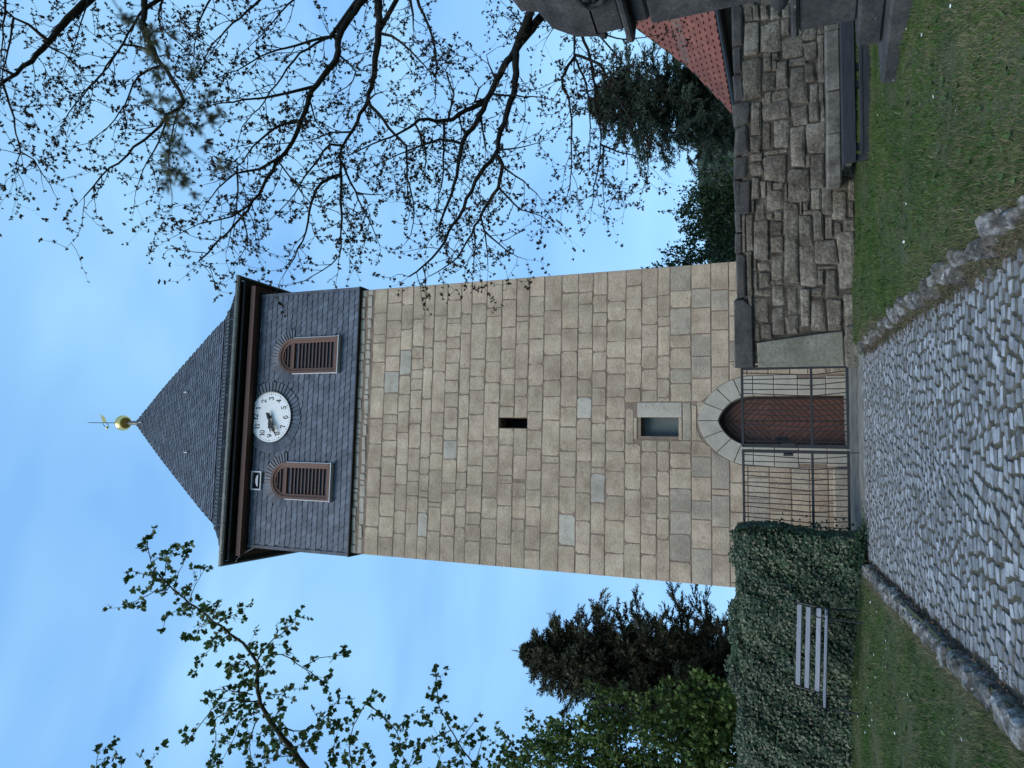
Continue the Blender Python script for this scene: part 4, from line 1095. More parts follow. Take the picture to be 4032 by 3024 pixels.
def slate_tpl(w=.265, h=.27):
    """scale slate: large rounded lower-left corner, hung so that its lower-left edge stands proud"""
    pts = [(w, h), (0, h), (0, .12)]
    for q in range(1, 6):
        a = math.pi + q * math.pi / 2 / 6
        pts.append((.13 + .13 * math.cos(a), .12 + .12 * math.sin(a)))
    pts += [(.13, 0), (w, .012)]
    v = [(x, -(.026 * (1 - z / h) + .014 * (1 - x / w)) - .004, z) for x, z in pts]
    v2 = [(x, y_ + .020, z) for x, y_, z in v]
    n_ = len(pts)
    f = [tuple(range(n_))] + [(i, (i + 1) % n_, n_ + (i + 1) % n_, n_ + i) for i in range(2, n_ - 1)]
    return v + v2, f


STV, STF = slate_tpl()
STV = np.array(STV)
SEDGE = [0] + [1] * (len(STF) - 1)          # face, then cut edges coloured near black as the shadow line
SLATE_ME = two_mat([tuple(p) for p in STV], STF, SEDGE, M['slate_edge']).mesh('slate', M['slate'])
CLK = (.045, 15.83 - ZB, .72)
LOU = [(1.81, 13.57 - ZB, 15.64 - ZB), (-1.74, 13.62 - ZB, 15.68 - ZB)]
LHW = .505


def in_feature(x, z):
    if math.hypot(x - CLK[0], z - CLK[1]) < 1.00:
        return True
    for cx, zb_, zt in LOU:
        zsp = zt - LHW
        if abs(x - cx) < LHW + .02 and zb_ - .06 < z < zsp:
            return True
        if z >= zsp and math.hypot(x - cx, z - zsp) < .76:
            return True
    if abs(x + 1.78) < .27 and abs(z - (16.235 - ZB)) < .17:
        return True
    return False


def slate_rows(front):
    out = []
    rowh = .178
    r_ = 0
    z = ZH0 - .02
    while z < ZH1 - .24:
        x = -3.66 + (r_ % 2) * .09
        while x < 3.50:
            if not (front and in_feature(x + .11, z + .09)):
                out.append((x + rs.uniform(-.012, .012), z + rs.uniform(-.006, .006) + .012 * math.sin(x * 1.3 + r_)))
            x += rs.uniform(.185, .205)
        z += rowh
        r_ += 1
    return out


front_sl = slate_rows(True)
front_sl.sort(key=lambda t: t[1])
whole = [t for t in front_sl if -3.61 < t[0] < 3.36][:298]
wid_ = set(whole)
for x, z in whole:
    link('slate', SLATE_ME, tower, (x, -.036, z), (0, rs.uniform(-.03, .03), 0))
SV, SF = [], []


def put_slates(lst, mtx):
    for x, z in lst:
        b = len(SV)
        a = rs.uniform(-.03, .03)
        ca, sa = math.cos(a), math.sin(a)
        SV.extend(tuple(mtx @ Vector((max(-3.64, min(3.64, x + p[0] * ca - p[2] * sa)), -.036 + p[1], z + p[0] * sa + p[2] * ca))) for p in STV)
        SF.extend(tuple(i + b for i in q) for q in STF)


put_slates([t for t in front_sl if t not in wid_], Matrix.Identity(4))
for q in (1, 2, 3):
    put_slates(slate_rows(False), Matrix.Translation((0, HW, 0)) @ Matrix.Rotation(q * math.pi / 2, 4, 'Z') @ Matrix.Translation((0, -HW, 0)))
# fanned slates round the dial and over the louvres
fan = MB()


def fan_strip(cx, cz, r0_, r1_, a0, a1, y_):
    am = .012
    pts = [(cx + r0_ * math.cos(a0 + am), cz + r0_ * math.sin(a0 + am)), (cx + r1_ * math.cos(a0 + am), cz + r1_ * math.sin(a0 + am)), (cx + r1_ * math.cos(a1), cz + r1_ * math.sin(a1)), (cx + r0_ * math.cos(a1), cz + r0_ * math.sin(a1))]
    v = [(pts[0][0], y_ - .018, pts[0][1]), (pts[1][0], y_ - .024, pts[1][1]), (pts[2][0], y_ - .001, pts[2][1]), (pts[3][0], y_ + .001, pts[3][1])]
    v += [(p[0], y_ + .02, p[2]) for p in v]
    fan.add(v, [(0, 1, 2, 3), (0, 4, 5, 1), (1, 5, 6, 2), (2, 6, 7, 3), (3, 7, 4, 0)])


NF = 46
for k in range(NF):
    fan_strip(CLK[0], CLK[1], .735, 1.03 + rs.uniform(-.015, .015), 2 * math.pi * k / NF, 2 * math.pi * (k + 1) / NF, -.066)
for cx, zb_, zt in LOU:
    for k in range(22):
        fan_strip(cx, zt - LHW, LHW + .01, .78 + rs.uniform(-.012, .012), math.pi * (k) / 22, math.pi * (k + 1) / 22, -.062)
b = len(SV)
SV.extend(fan.v)
SF.extend([tuple(i + b for i in q) for q in fan.f])
tag(two_mat(SV, SF, SEDGE * ((len(SF) - len(fan.f)) // len(STF)) + [0, 1, 1, 1, 1] * (len(fan.f) // 5), M['slate_edge']).build('slate_cladding', M['slate'], tower), kind='stuff')

# ------------------------------------------------------------------ louvred sound windows
for cx, zb_, zt in LOU:
    zsp = zt - LHW

    def arch_pts(hw, zlo, cz_, n_=12):
        p = [(cx - hw, zlo), (cx + hw, zlo)]
        return p + [(cx + hw * math.cos(math.pi * q / n_), cz_ + hw * math.sin(math.pi * q / n_)) for q in range(n_ + 1)]

    lw = MB().slab(arch_pts(LHW - .02, zb_, zsp), .25, -.02).build('louvre_window', M['dark'], tower)
    lw['label'] = 'arched brown louvred window ' + ('right' if cx > 0 else 'left') + ' of the clock'
    ring = MB()
    for (ro, ri, yf, yb) in ((LHW, LHW - .07, -.135, .0), (LHW - .072, LHW - .14, -.10, .0)):
        o_ = [(cx - ro, zb_)] + [(cx + ro * math.cos(math.pi * (1 - q / 14)), zsp + ro * math.sin(math.pi * (1 - q / 14))) for q in range(15)] + [(cx + ro, zb_)]
        i_ = [(cx - ri, zb_)] + [(cx + ri * math.cos(math.pi * (1 - q / 14)), zsp + ri * math.sin(math.pi * (1 - q / 14))) for q in range(15)] + [(cx + ri, zb_)]
        n_ = len(o_)
        v = [(x, yf, z) for x, z in o_] + [(x, yf + .012, z) for x, z in i_] + [(x, yb, z) for x, z in o_] + [(x, yb, z) for x, z in i_]
        f = []
        for k in range(n_ - 1):
            f += [(k, k + 1, n_ + k + 1, n_ + k), (k, 2 * n_ + k, 2 * n_ + k + 1, k + 1), (n_ + k, n_ + k + 1, 3 * n_ + k + 1, 3 * n_ + k)]
        ring.add(v, f)
    ring.build('frame', M['brown_paint'], lw)
    MB().box(cx - LHW + .01, cx + LHW - .01, -.16, -.02, zb_ - .01, zb_ + .10, .008).build('sill', M['brown_paint'], lw)
    fl_ = MB().box(cx - LHW - .035, cx + LHW + .035, -.19, -.03, zb_ - .032, zb_ - .014)
    for s_ in (-1, 1):
        fl_.box(min(cx + s_ * (LHW + .002), cx + s_ * (LHW + .022)), max(cx + s_ * (LHW + .002), cx + s_ * (LHW + .022)), -.12, -.04, zb_ - .012, zsp)
    fl_.build('flashing', M['white_metal'], lw)
    MB().box(cx - .36, cx + .36, -.10, -.03, zsp - .035, zsp + .06, .006).build('transom', M['brown_paint'], lw)
    nsl = 11
    for k in range(nsl):
        z = zb_ + .16 + k * (zsp - .06 - zb_ - .16) / nsl
        s_ = MB()
        s_.add([(cx - .365, -.02, z + .075), (cx + .365, -.02, z + .075), (cx + .365, -.085, z + .012), (cx - .365, -.085, z + .012), (cx - .365, -.02, z + .060), (cx + .365, -.02, z + .060), (cx + .365, -.085, z - .010), (cx - .365, -.085, z - .010)],
               [(0, 1, 2, 3), (4, 5, 6, 7), (3, 2, 6, 7), (0, 4, 7, 3), (1, 5, 6, 2)])
        s_.build('slat', M['brown_paint'], lw)
    for k in range(3):
        z = zsp + .09 + k * .105
        hw = math.sqrt(max(.01, .365 ** 2 - (z + .03 - zsp) ** 2))
        s_ = MB()
        s_.add([(cx - hw, -.02, z + .07), (cx + hw, -.02, z + .07), (cx + hw, -.085, z + .012), (cx - hw, -.085, z + .012), (cx - hw, -.02, z + .055), (cx + hw, -.02, z + .055), (cx + hw, -.085, z - .010), (cx - hw, -.085, z - .010)],
               [(0, 1, 2, 3), (4, 5, 6, 7), (3, 2, 6, 7), (0, 4, 7, 3), (1, 5, 6, 2)])
        s_.build('slat', M['brown_paint'], lw)

# small hatch with a lamp left of the clock
hz0, hz1 = 16.085 - ZB, 16.385 - ZB
ht = MB().box(-2.02, -1.54, -.062, -.05, hz0, hz1).build('hatch', M['dark'], tower)
hf = MB()
for q in ((-2.05, -2.015, hz0 - .03, hz1 + .03), (-1.545, -1.51, hz0 - .03, hz1 + .03), (-2.015, -1.545, hz0 - .03, hz0 + .002), (-2.015, -1.545, hz1 - .002, hz1 + .03)):
    hf.box(q[0], q[1], -.10, -.045, q[2], q[3])
hf.build('frame', M['white_metal'], ht)
hl = MB()
hl.add([(-1.78 + .17 * math.cos(a), -.065 - .03, hz0 + .08 + .09 * math.sin(a)) for a in [math.pi * k / 10 for k in range(11)]] + [(-1.78 + .17 * math.cos(a), -.062, hz0 + .08 + .09 * math.sin(a)) for a in [math.pi * k / 10 for k in range(11)]], [tuple(range(11))] + [(k, k + 1, 12 + k, 11 + k) for k in range(10)])
hl.build('lamp', M['white_metal'], ht)

# ------------------------------------------------------------------ clock
clock = MB().add([(CLK[0] + CLK[2] * math.cos(2 * math.pi * k / 48), -.11, CLK[1] + CLK[2] * math.sin(2 * math.pi * k / 48)) for k in range(48)] +
                 [(CLK[0] + CLK[2] * math.cos(2 * math.pi * k / 48), -.03, CLK[1] + CLK[2] * math.sin(2 * math.pi * k / 48)) for k in range(48)],
                 [tuple(range(48))] + [(k, (k + 1) % 48, 48 + (k + 1) % 48, 48 + k) for k in range(48)]).build('clock', M['dial'], tower)
clock['label'] = 'white round clock dial with black numerals, hands near twenty to nine'
rim = MB()
rp = [(.722, -.116), (.745, -.122), (.752, -.10), (.752, -.03), (.722, -.03)]
nv = 48
for r_, y_ in rp:
    rim.v += [(CLK[0] + r_ * math.cos(2 * math.pi * k / nv), y_, CLK[1] + r_ * math.sin(2 * math.pi * k / nv)) for k in range(nv)]
for j in range(4):
    rim.f += [(j * nv + k, j * nv + (k + 1) % nv, (j + 1) * nv + (k + 1) % nv, (j + 1) * nv + k) for k in range(nv)]
rim.build('rim', M['zinc'], clock)
mk = MB()
for k in range(60):
    a = 2 * math.pi * k / 60
    big = k % 5 == 0
    w, r1_, r2_ = (.014, .655, .683) if big else (.008, .662, .680)
    c_, s_ = math.sin(a), math.cos(a)
    q = [(r1_ * c_ - w * s_, r1_ * s_ + w * c_), (r2_ * c_ - w * s_, r2_ * s_ + w * c_), (r2_ * c_ + w * s_, r2_ * s_ - w * c_), (r1_ * c_ + w * s_, r1_ * s_ - w * c_)]
    mk.slab([(CLK[0] + x, CLK[1] + z) for x, z in q], -.110, -.1145)
mk.build('minute_marks', M['black'], clock)


def arc(cx, cz, rx, rz, a0, a1, n_, w0, w1, w2=None):
    out = []
    for k in range(n_ + 1):
        t = k / n_
        a = rad(a0 + (a1 - a0) * t)
        w = w0 + (w1 - w0) * math.sin(math.pi * t) if w2 is None else w0 + (w1 - w0) * t
        out.append((cx + rx * math.cos(a), cz + rz * math.sin(a), w))
    return out


TH, TN = .19, .085        # thick and thin strokes of an old-style face
DIG = {
    '1': [[(.10, .80, TN), (.28, .98, TN)], [(.30, 1.0, TH), (.30, 0, TH)], [(.10, .02, TN), (.50, .02, TN)]],
    '2': [arc(.30, .72, .24, .26, 165, -30, 10, TN, TH), [(.50, .60, TH * .8), (.30, .32, TN * 1.3), (.08, .05, TN)], [(.06, .05, TH * .9), (.55, .05, TH)], [(.55, .05, TN), (.56, .22, TN)], arc(.12, .74, .05, .05, 0, 360, 8, .06, .06)],
    '3': [arc(.28, .76, .21, .22, 150, -80, 10, TN, TH), arc(.27, .27, .25, .27, 85, -150, 12, TN, TH), arc(.10, .78, .04, .04, 0, 360, 8, .06, .06), arc(.08, .20, .04, .04, 0, 360, 8, .06, .06)],
    '4': [[(.42, 1.0, TH), (.42, 0, TH)], [(.40, .98, TN), (.02, .30, TN)], [(.02, .28, TN * 1.3), (.60, .28, TN * 1.3)], [(.26, .02, TN), (.58, .02, TN)]],
    '5': [[(.14, .98, TN * 1.6), (.50, .96, TH)], [(.13, .98, TN), (.10, .52, TN)], arc(.28, .31, .25, .30, 125, -150, 12, TN, TH), arc(.08, .22, .04, .04, 0, 360, 8, .06, .06)],
    '6': [arc(.30, .30, .23, .29, 90, 450, 16, TN, TH), arc(.52, .36, .46, .62, 105, 185, 8, TN, TH), arc(.47, .88, .04, .04, 0, 360, 8, .06, .06)],
    '7': [[(.06, .94, TH), (.54, .94, TH)], [(.54, .94, TN), (.34, .50, TH * .8), (.26, 0, TH * 1.2)], [(.06, .96, TN), (.05, .78, TN)]],
    '8': [arc(.30, .76, .19, .22, 90, 450, 14, TN, TH * .8), arc(.30, .27, .24, .27, 90, 450, 16, TN, TH)],
    '9': [arc(.30, .70, .23, .29, 90, 450, 16, TN, TH), arc(.08, .64, .46, .62, -75, 5, 8, TN, TH), arc(.13, .12, .04, .04, 0, 360, 8, .06, .06)],
    '0': [arc(.30, .50, .22, .48, 90, 450, 20, TN, TH)],
}


def stroke(mb, pts, ox, oz, s_, y_):
    n_ = len(pts)
    L_, R_ = [], []
    for i, (x, z, w) in enumerate(pts):
        a, b_ = pts[max(0, i - 1)], pts[min(n_ - 1, i + 1)]
        dx, dz = b_[0] - a[0], b_[1] - a[1]
        d_ = math.hypot(dx, dz) or 1
        nx, nz = -dz / d_ * w / 2, dx / d_ * w / 2
        L_.append((ox + s_ * (x + nx), y_, oz + s_ * (z + nz)))
        R_.append((ox + s_ * (x - nx), y_, oz + s_ * (z - nz)))
    mb.add(L_ + R_, [(i, i + 1, n_ + i + 1, n_ + i) for i in range(n_ - 1)])


for h in range(1, 13):
    t = str(h)
    a = 2 * math.pi * h / 12
    s_ = .165
    cx, cz = CLK[0] + .535 * math.sin(a), CLK[1] + .535 * math.cos(a)
    wd = .58 * len(t) - (.10 if '1' in t and len(t) > 1 else 0)
    nm = MB()
    for i, ch in enumerate(t):
        for q, st in enumerate(DIG[ch]):
            stroke(nm, st, cx + s_ * (-wd / 2 + i * (.58 if t[0] != '1' or len(t) == 1 else .48)), cz - s_ / 2, s_, -.1125 - .0006 * q)
    nm.build('numeral', M['black'], clock)


def hand(ang, ln, w, y_, tail):
    hb = MB()
    c_, s_ = math.sin(ang), math.cos(ang)
    prof = [(-tail, w * .9), (-tail * .8, w * .5), (0, w * .75), (ln * .28, w * .55), (ln * .42, w * 1.0), (ln * .55, w * .75), (ln * .62, w * 1.35), (ln * .68, w * .9), (ln * .74, w * .42), (ln, w * .10)]
    L_ = [(CLK[0] + r_ * c_ + q * s_, CLK[1] + r_ * s_ - q * c_) for r_, q in prof]
    R_ = [(CLK[0] + r_ * c_ - q * s_, CLK[1] + r_ * s_ + q * c_) for r_, q in prof]
    n_ = len(prof)
    v = [(x, y_, z) for x, z in L_ + R_] + [(x, y_ + .012, z) for x, z in L_ + R_]
    f = []
    for k in range(n_ - 1):
        f += [(k, k + 1, n_ + k + 1, n_ + k), (2 * n_ + k, 2 * n_ + k + 1, 3 * n_ + k + 1, 3 * n_ + k), (k, 2 * n_ + k, 2 * n_ + k + 1, k + 1), (n_ + k, n_ + k + 1, 3 * n_ + k + 1, 3 * n_ + k)]
    hb.add(v, f)
    return hb


hand(rad(260), .45, .060, -.175, .12).build('hour_hand', M['black'], clock)
hand(rad(240), .64, .054, -.205, .14).build('minute_hand', M['black'], clock)
MB().tube([(CLK[0], -.10, CLK[1]), (CLK[0], -.22, CLK[1])], .04, 12).build('hub', M['black'], clock)

# ------------------------------------------------------------------ roof
PR = [(.06, 25.47), (1.25, 22.78), (2.15, 20.66), (2.85, 19.0), (3.16, 18.22), (3.50, 17.68), (3.80, 17.27), (4.06, 16.94)]
PR = [(k_, z - ZB) for k_, z in PR]
ctr = Vector((0, HW, 0))
roof = MB()
nP = len(PR)
for k_, z in PR:
    kk = k_ - .02
    roof.v += [(-kk, HW - kk, z - .03), (kk, HW - kk, z - .03), (kk, HW + kk, z - .03), (-kk, HW + kk, z - .03)]
for j in range(nP - 1):
    roof.f += [(j * 4 + q, j * 4 + (q + 1) % 4, (j + 1) * 4 + (q + 1) % 4, (j + 1) * 4 + q) for q in range(4)]
roof.f.append((0, 1, 2, 3))
rob = roof.build('roof', M['slate_roof'], tower)
# slope walk
seg = [(math.hypot(PR[i + 1][0] - PR[i][0], PR[i + 1][1] - PR[i][1])) for i in range(nP - 1)]
tot = sum(seg)


def on_slope(d):
    for i, s_ in enumerate(seg):
        if d <= s_ or i == len(seg) - 1:
            t = min(1.0, d / s_)
            k_ = PR[i][0] + (PR[i + 1][0] - PR[i][0]) * t
            z = PR[i][1] + (PR[i + 1][1] - PR[i][1]) * t
            return k_, z, ((PR[i + 1][0] - PR[i][0]) / s_, (PR[i + 1][1] - PR[i][1]) / s_)
        d -= s_


RV, RF = [], []
for face in range(4):
    mtx = Matrix.Translation(ctr) @ Matrix.Rotation(face * math.pi / 2, 4, 'Z')
    d = .14
    r_ = 0
    while d < tot + .02:
        k_, z, (dk, dz) = on_slope(min(d, tot))
        x = -k_ - .02 + (r_ % 2) * .08
        while x < k_ - .03:
            w = rs.uniform(.165, .19)
            b = len(RV)
            lift = rs.uniform(0, .006)
            for px, py, pz in STV:
                px = min(px * .86, k_ + .03 - x)
                pz2 = pz * .84
                out_ = -py + lift + .004
                # up-slope = (-dk,-dz); outward normal = (-dz, dk)
                kk = k_ - dk * pz2 + (-dz) * out_
                zz = z - dz * pz2 + dk * out_
                RV.append(tuple(mtx @ Vector((max(-kk, min(kk, x + px)), -kk, zz))))
            RF += [tuple(i + b for i in q) for q in STF]
            x += w
        d += .150
        r_ += 1
tag(two_mat(RV, RF, SEDGE * (len(RF) // len(STF)), M['slate_edge']).build('roof_slates', M['slate_roof'], rob), kind='stuff')
# eaves: gutter, soffit, brown cornice
gut = MB()
K = 4.10
zg = 16.93 - ZB
prof = [(K - .02, zg + .02), (K - .02, zg - .05), (K + .01, zg - .10), (K + .07, zg - .10), (K + .10, zg - .05), (K + .10, zg + .025), (K + .085, zg + .025), (K + .08, zg - .04), (K + .01, zg - .07), (K, zg + .02)]
n_ = len(prof)
for k_, z in prof:
    gut.v += [(-k_, HW - k_, z), (k_, HW - k_, z), (k_, HW + k_, z), (-k_, HW + k_, z)]
for j in range(n_):
    j2 = (j + 1) % n_
    gut.f += [(j * 4 + q, j * 4 + (q + 1) % 4, j2 * 4 + (q + 1) % 4, j2 * 4 + q) for q in range(4)]
gut.build('gutter', M['zinc'], tower)
for k in range(-5, 6):
    MB().box(k * .76 - .012, k * .76 + .012, HW - K - .108, HW - K + .02, zg - .108, zg + .03).build('gutter_bracket', M['zinc'], tower)
MB().box(-4.06, 4.06, HW - 4.06, HW + 4.06, 16.725 - ZB, 16.80 - ZB).build('soffit', M['black'], tower)
cor = MB()
for (c0, c1, z0, z1) in ((3.66, 3.91, 16.47, 16.63),):
    z0, z1 = z0 - ZB, z1 - ZB
    for (x0, x1, y0, y1) in ((-c1, c1, HW - c1, HW - c0), (-c1, c1, HW + c0, HW + c1), (-c1, -c0, HW - c0, HW + c0), (c0, c1, HW - c0, HW + c0)):
        cor.box(x0, x1, y0, y1, z0, z1)
cor.build('cornice', M['brown_paint'], tower)
sh_ = MB()  # black filler above the cornice, black strip standing in for its shadow below
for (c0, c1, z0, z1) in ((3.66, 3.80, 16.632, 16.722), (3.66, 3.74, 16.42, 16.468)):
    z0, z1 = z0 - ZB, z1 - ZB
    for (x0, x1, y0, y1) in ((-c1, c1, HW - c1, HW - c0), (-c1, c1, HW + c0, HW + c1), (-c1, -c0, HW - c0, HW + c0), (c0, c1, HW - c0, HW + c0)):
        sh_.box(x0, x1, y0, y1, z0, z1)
sh_.build('shadow_strip', M['black'], tower)
# snow guard grating standing off the slates above the gutter
sg = MB()
d_top = seg[0] + seg[1] + seg[2] + seg[3] + .55
for face in range(4):
    mtx = Matrix.Translation(ctr) @ Matrix.Rotation(face * math.pi / 2, 4, 'Z')

    def gp(x, d, o_):
        k_, z, (dk, dz) = on_slope(d)
        return mtx @ Vector((x, -(k_ - dz * o_), z + dk * o_))

    for r_ in range(5):
        d = d_top + r_ * .095
        sg.tube([gp(-3.28, d, .13), gp(3.28, d, .13)], .013, 4)
    x = -3.26
    while x < 3.27:
        sg.tube([gp(x, d_top - .02, .13), gp(x, d_top + .40, .13)], .011, 4)
        x += .115
    x = -3.1
    while x < 3.2:
        sg.tube([gp(x, d_top + .38, .13), gp(x, d_top + .45, .0)], .014, 4)
        x += .76
sg.build('snow_guard', M['grating'], rob)
for (x, d) in ((-1.05, 5.6), (.95, 5.2), (0, .75)):
    k_, z, _ = on_slope(d)
    MB().box(x - .015, x + .015, HW - k_ - .14, HW - k_ + .02, z - .02, z + .10).build('roof_hook', M['white_metal'], rob)
wire = MB().tube([(-3.68, -.06, 16.2 - ZB), (-3.86, -.14, 16.5 - ZB), (-4.0, -.25, 16.62 - ZB), (-4.08, -.3, 16.60 - ZB)], .008, 5)
wire.build('lightning_wire', M['white_metal'], tower)

# finial
fin = MB().lathe([(.16, 25.25 - ZB), (.15, 25.42 - ZB), (.085, 25.50 - ZB), (.075, 26.0 - ZB)], 0, HW, 16).build('finial', M['zinc'], tower)
ball = [(.06, 26.0 - ZB)]
for q in range(1, 24):
    a = -math.pi / 2 + math.pi * q / 24
    ball.append((.30 * math.cos(a) + (.006 if 13 <= q <= 14 else 0), 26.31 - ZB + .31 * math.sin(a)))
MB().lathe(ball, 0, HW, 32).build('ball', M['gold'], fin, smooth=True)
MB().tube([(0, HW, 26.6 - ZB), (0, HW, 28.2 - ZB), (0, HW, 28.34 - ZB)], [.018, .014, .003], 8).build('rod', M['iron'], fin)
vn = MB().slab([(.0, 27.22 - ZB), (.02, 27.44 - ZB), (.16, 27.53 - ZB), (.28, 27.60 - ZB), (.36, 27.72 - ZB), (.30, 27.55 - ZB), (.22, 27.44 - ZB), (.32, 27.50 - ZB), (.20, 27.34 - ZB)], HW + .004, HW - .004)
vn.build('vane', M['gold'], fin)
vr = MB().tube([(0, HW, 27.44 - ZB), (-.05, HW, 27.42 - ZB), (-.16, HW, 27.30 - ZB), (-.20, HW, 27.18 - ZB), (-.17, HW, 27.08 - ZB), (-.06, HW, 27.14 - ZB), (0, HW, 27.22 - ZB)], .011, 6)
vr.build('vane_bow', M['iron'], fin)
MB().lathe([(.004, 27.12 - ZB)] + [(.055 * math.cos(a), 27.18 - ZB + .055 * math.sin(a)) for a in [rad(q) for q in range(-75, 80, 25)]] + [(.004, 27.24 - ZB)], -.19, HW, 12).build('counterweight', M['gold'], fin, smooth=True)

# ------------------------------------------------------------------ boundary wall right of the gate
YW = 14.2
wall = empty('stone_wall', (3.6, YW, .65), 0, 'dark weathered rubble stone wall right of the iron gate', 'wall')
WO = Vector((3.6, YW, .65))
wc = MB().box(.32, 9.5, 14.225, 14.60, .45, 2.62)
wc.add([], [])
link('wall_core', wc.mesh('wall_core', M['rubble_core'], xf=Matrix.Translation(-WO)), wall)
rw = random.Random(9)


def rubble_poly(x0, x1, z0, z1, g=.005, jag=.10):
    """irregular rounded block outline"""
    x0, x1, z0, z1 = x0 + g, x1 - g, z0 + g, z1 - g
    if min(x1 - x0, z1 - z0) < .03:
        x1, z1 = max(x1, x0 + .03), max(z1, z0 + .03)
    w, h = x1 - x0, z1 - z0
    m_ = min(w, h)
    out = []
    for (cx, cz, sx, sz) in ((x0, z0, 1, 1), (x1, z0, -1, 1), (x1, z1, -1, -1), (x0, z1, 1, -1)):
        c_ = m_ * rw.uniform(.05, .28)
        cx, cz = cx + rw.uniform(-.10, .10) * m_, cz + rw.uniform(-.10, .10) * m_
        j = lambda: rw.uniform(-jag, jag) * m_ * .35
        A_, B_ = (cx + sx * c_, cz + abs(j()) * sz * 1.3), (cx + abs(j()) * sx * 1.3, cz + sz * c_)
        mid = (cx + sx * c_ * .33, cz + sz * c_ * .33)
        if (sx, sz) in ((1, 1), (-1, -1)):
            out += [B_, mid, A_]
        else:
            out += [A_, mid, B_]
    return out


zmax = max(w[3] for w in WALL)
# fill what the big stones leave open with small pinning stones
GS = .05
nxg, nzg = int((7.1 - .9) / GS), int((2.70 - .68) / GS)
occ = np.zeros((nxg, nzg), bool)
for (x0, x1, z0, z1) in WALL + [[.2, .92, .6, 2.45]]:
    occ[max(0, int((x0 - .9) / GS)):max(0, int((x1 - .9) / GS) + 1), max(0, int((z0 - .68) / GS)):max(0, int((z1 - .68) / GS) + 1)] = True
for i in range(nxg):
    for j in range(nzg):
        if occ[i, j]:
            continue
        a = i
        while a + 1 < nxg and not occ[a + 1, j] and a - i < 8:
            a += 1
        b = j
        while b + 1 < nzg and b - j < 5 and not occ[i:a + 1, b + 1].any():
            b += 1
        occ[i:a + 1, j:b + 1] = True
        if (a - i) >= 1 or (b - j) >= 1:
            WALL.append([.9 + i * GS - .02, .9 + (a + 1) * GS + .02, .68 + j * GS - .02, .68 + (b + 1) * GS + .02])
for (x0, x1, z0, z1) in WALL:
    if x1 - x0 < .05 or z1 - z0 < .03 or x1 < .30:
        continue
    if z1 > zmax - .12:
        z1 = zmax + rw.uniform(-.015, .02)
        key = 'coping'
    else:
        key = 'rubble'
    cx, cz = (x0 + x1) / 2, (z0 + z1) / 2
    pl = [(x - cx, z - cz) for x, z in rubble_poly(x0, x1, z0, z1)]
    fr = rw.uniform(-.01, .035)
    o = MB().slab(pl, .22, -fr, min(.020, (z1 - z0) * .15), bulge=rw.uniform(.004, .02)).build('stone', M[key], wall, (cx - WO.x, 0, cz - WO.z), (rw.uniform(-.03, .03), 0, rw.uniform(-.04, .04)))
# beyond what the monument leaves visible
x = 7.0
while x < 9.4:
    z = .5
    w = rw.uniform(.4, .6)
    while z < 2.6:
        h = min(rw.uniform(.25, .45), 2.75 - z)
        pl = [(a - x - w / 2, b - z - h / 2) for a, b in rubble_poly(x, x + w, z, z + h)]
        MB().slab(pl, .22, -rw.uniform(-.01, .04), .03, bulge=.02).build('stone', M['rubble'], wall, (x + w / 2 - WO.x, 0, z + h / 2 - WO.z))
        z += h
    x += w
MB().slab([(.24 - WO.x, 2.46 - .65), (.24 - WO.x, 2.80 - .65), (1.52 - WO.x, 2.80 - .65), (1.53 - WO.x, 2.62 - .65), (1.38 - WO.x, 2.47 - .65)], .40, -.06, .02, bulge=.006).build('coping_stone', M['coping'], wall)
MB().slab([(.22 - WO.x, .90 - .65), (.23 - WO.x, 2.38 - .65), (.70 - WO.x, 2.40 - .65), (.75 - WO.x, 2.0 - .65), (.83 - WO.x, 1.3 - .65), (.86 - WO.x, .92 - .65)], .40, -.05, .02, bulge=.008).build('gatepost_slab', M['slab'], wall)
MB().box(.2 - WO.x, .95 - WO.x, -.10, .40, -.1, .24, .03).build('foundation_stone', M['rubble'], wall)

# stone ledge on the wall
led = empty('stone_ledge', (5.2, 13.9, 1.0), 0, 'long pale stone ledge projecting from the dark wall above the low bench', 'ledge')
xs_ = [3.42, 4.30, 5.05, 6.10, 7.2]
for a, b in zip(xs_, xs_[1:]):
    v, f = rock(60 + int(a * 10), 12, 1, 1, 1, .03)
    o = MB().box(-(b - a) / 2 + .003, (b - a) / 2 - .003, -.25, .26, -.185, .055, .03).build('slab', M['ledge'], led, ((a + b) / 2 - 5.2, -.02 + rw.uniform(-.02, .02), .10 + rw.uniform(-.006, .006)), (0, rw.uniform(-.008, .008), 0))
for a, b in ((3.72, 4.6), (4.61, 5.6), (5.61, 7.1)):
    MB().slab([(x - 5.2, z - 1.0) for x, z in rubble_poly(a, b, .72, 1.04, .004, .05)], .26, -.20, .03, bulge=.01).build('block', M['ledge'], led)

# low dark board bench in front of the ledge
bz = .555
bn = empty('low_bench', (4.58, 12.3, bz), 0, 'low dark bench of two thick boards in front of the stone ledge', 'bench')
MB().box(-1.20, 1.62, -.02, .03, .225, .415, .008).build('front_board', M['bench_dark'], bn)
MB().box(-1.20, 1.62, .032, .42, .372, .410, .008).build('seat_board', M['bench_dark'], bn)
lo = MB().box(-1.12, 1.62, -.07, -.02, -.06, .170, .008).build('foot_board', M['bench_dark'], bn)
MB().box(-1.12, 1.62, -.085, -.072, .130, .160).build('lip', M['bench_dark'], lo)
for x in (-1.12, -.95, .02, .30, 1.5):
    MB().box(x - .05, x + .05, .035, .12, -.1, .37, .006).build('support', M['bench_dark'], bn)

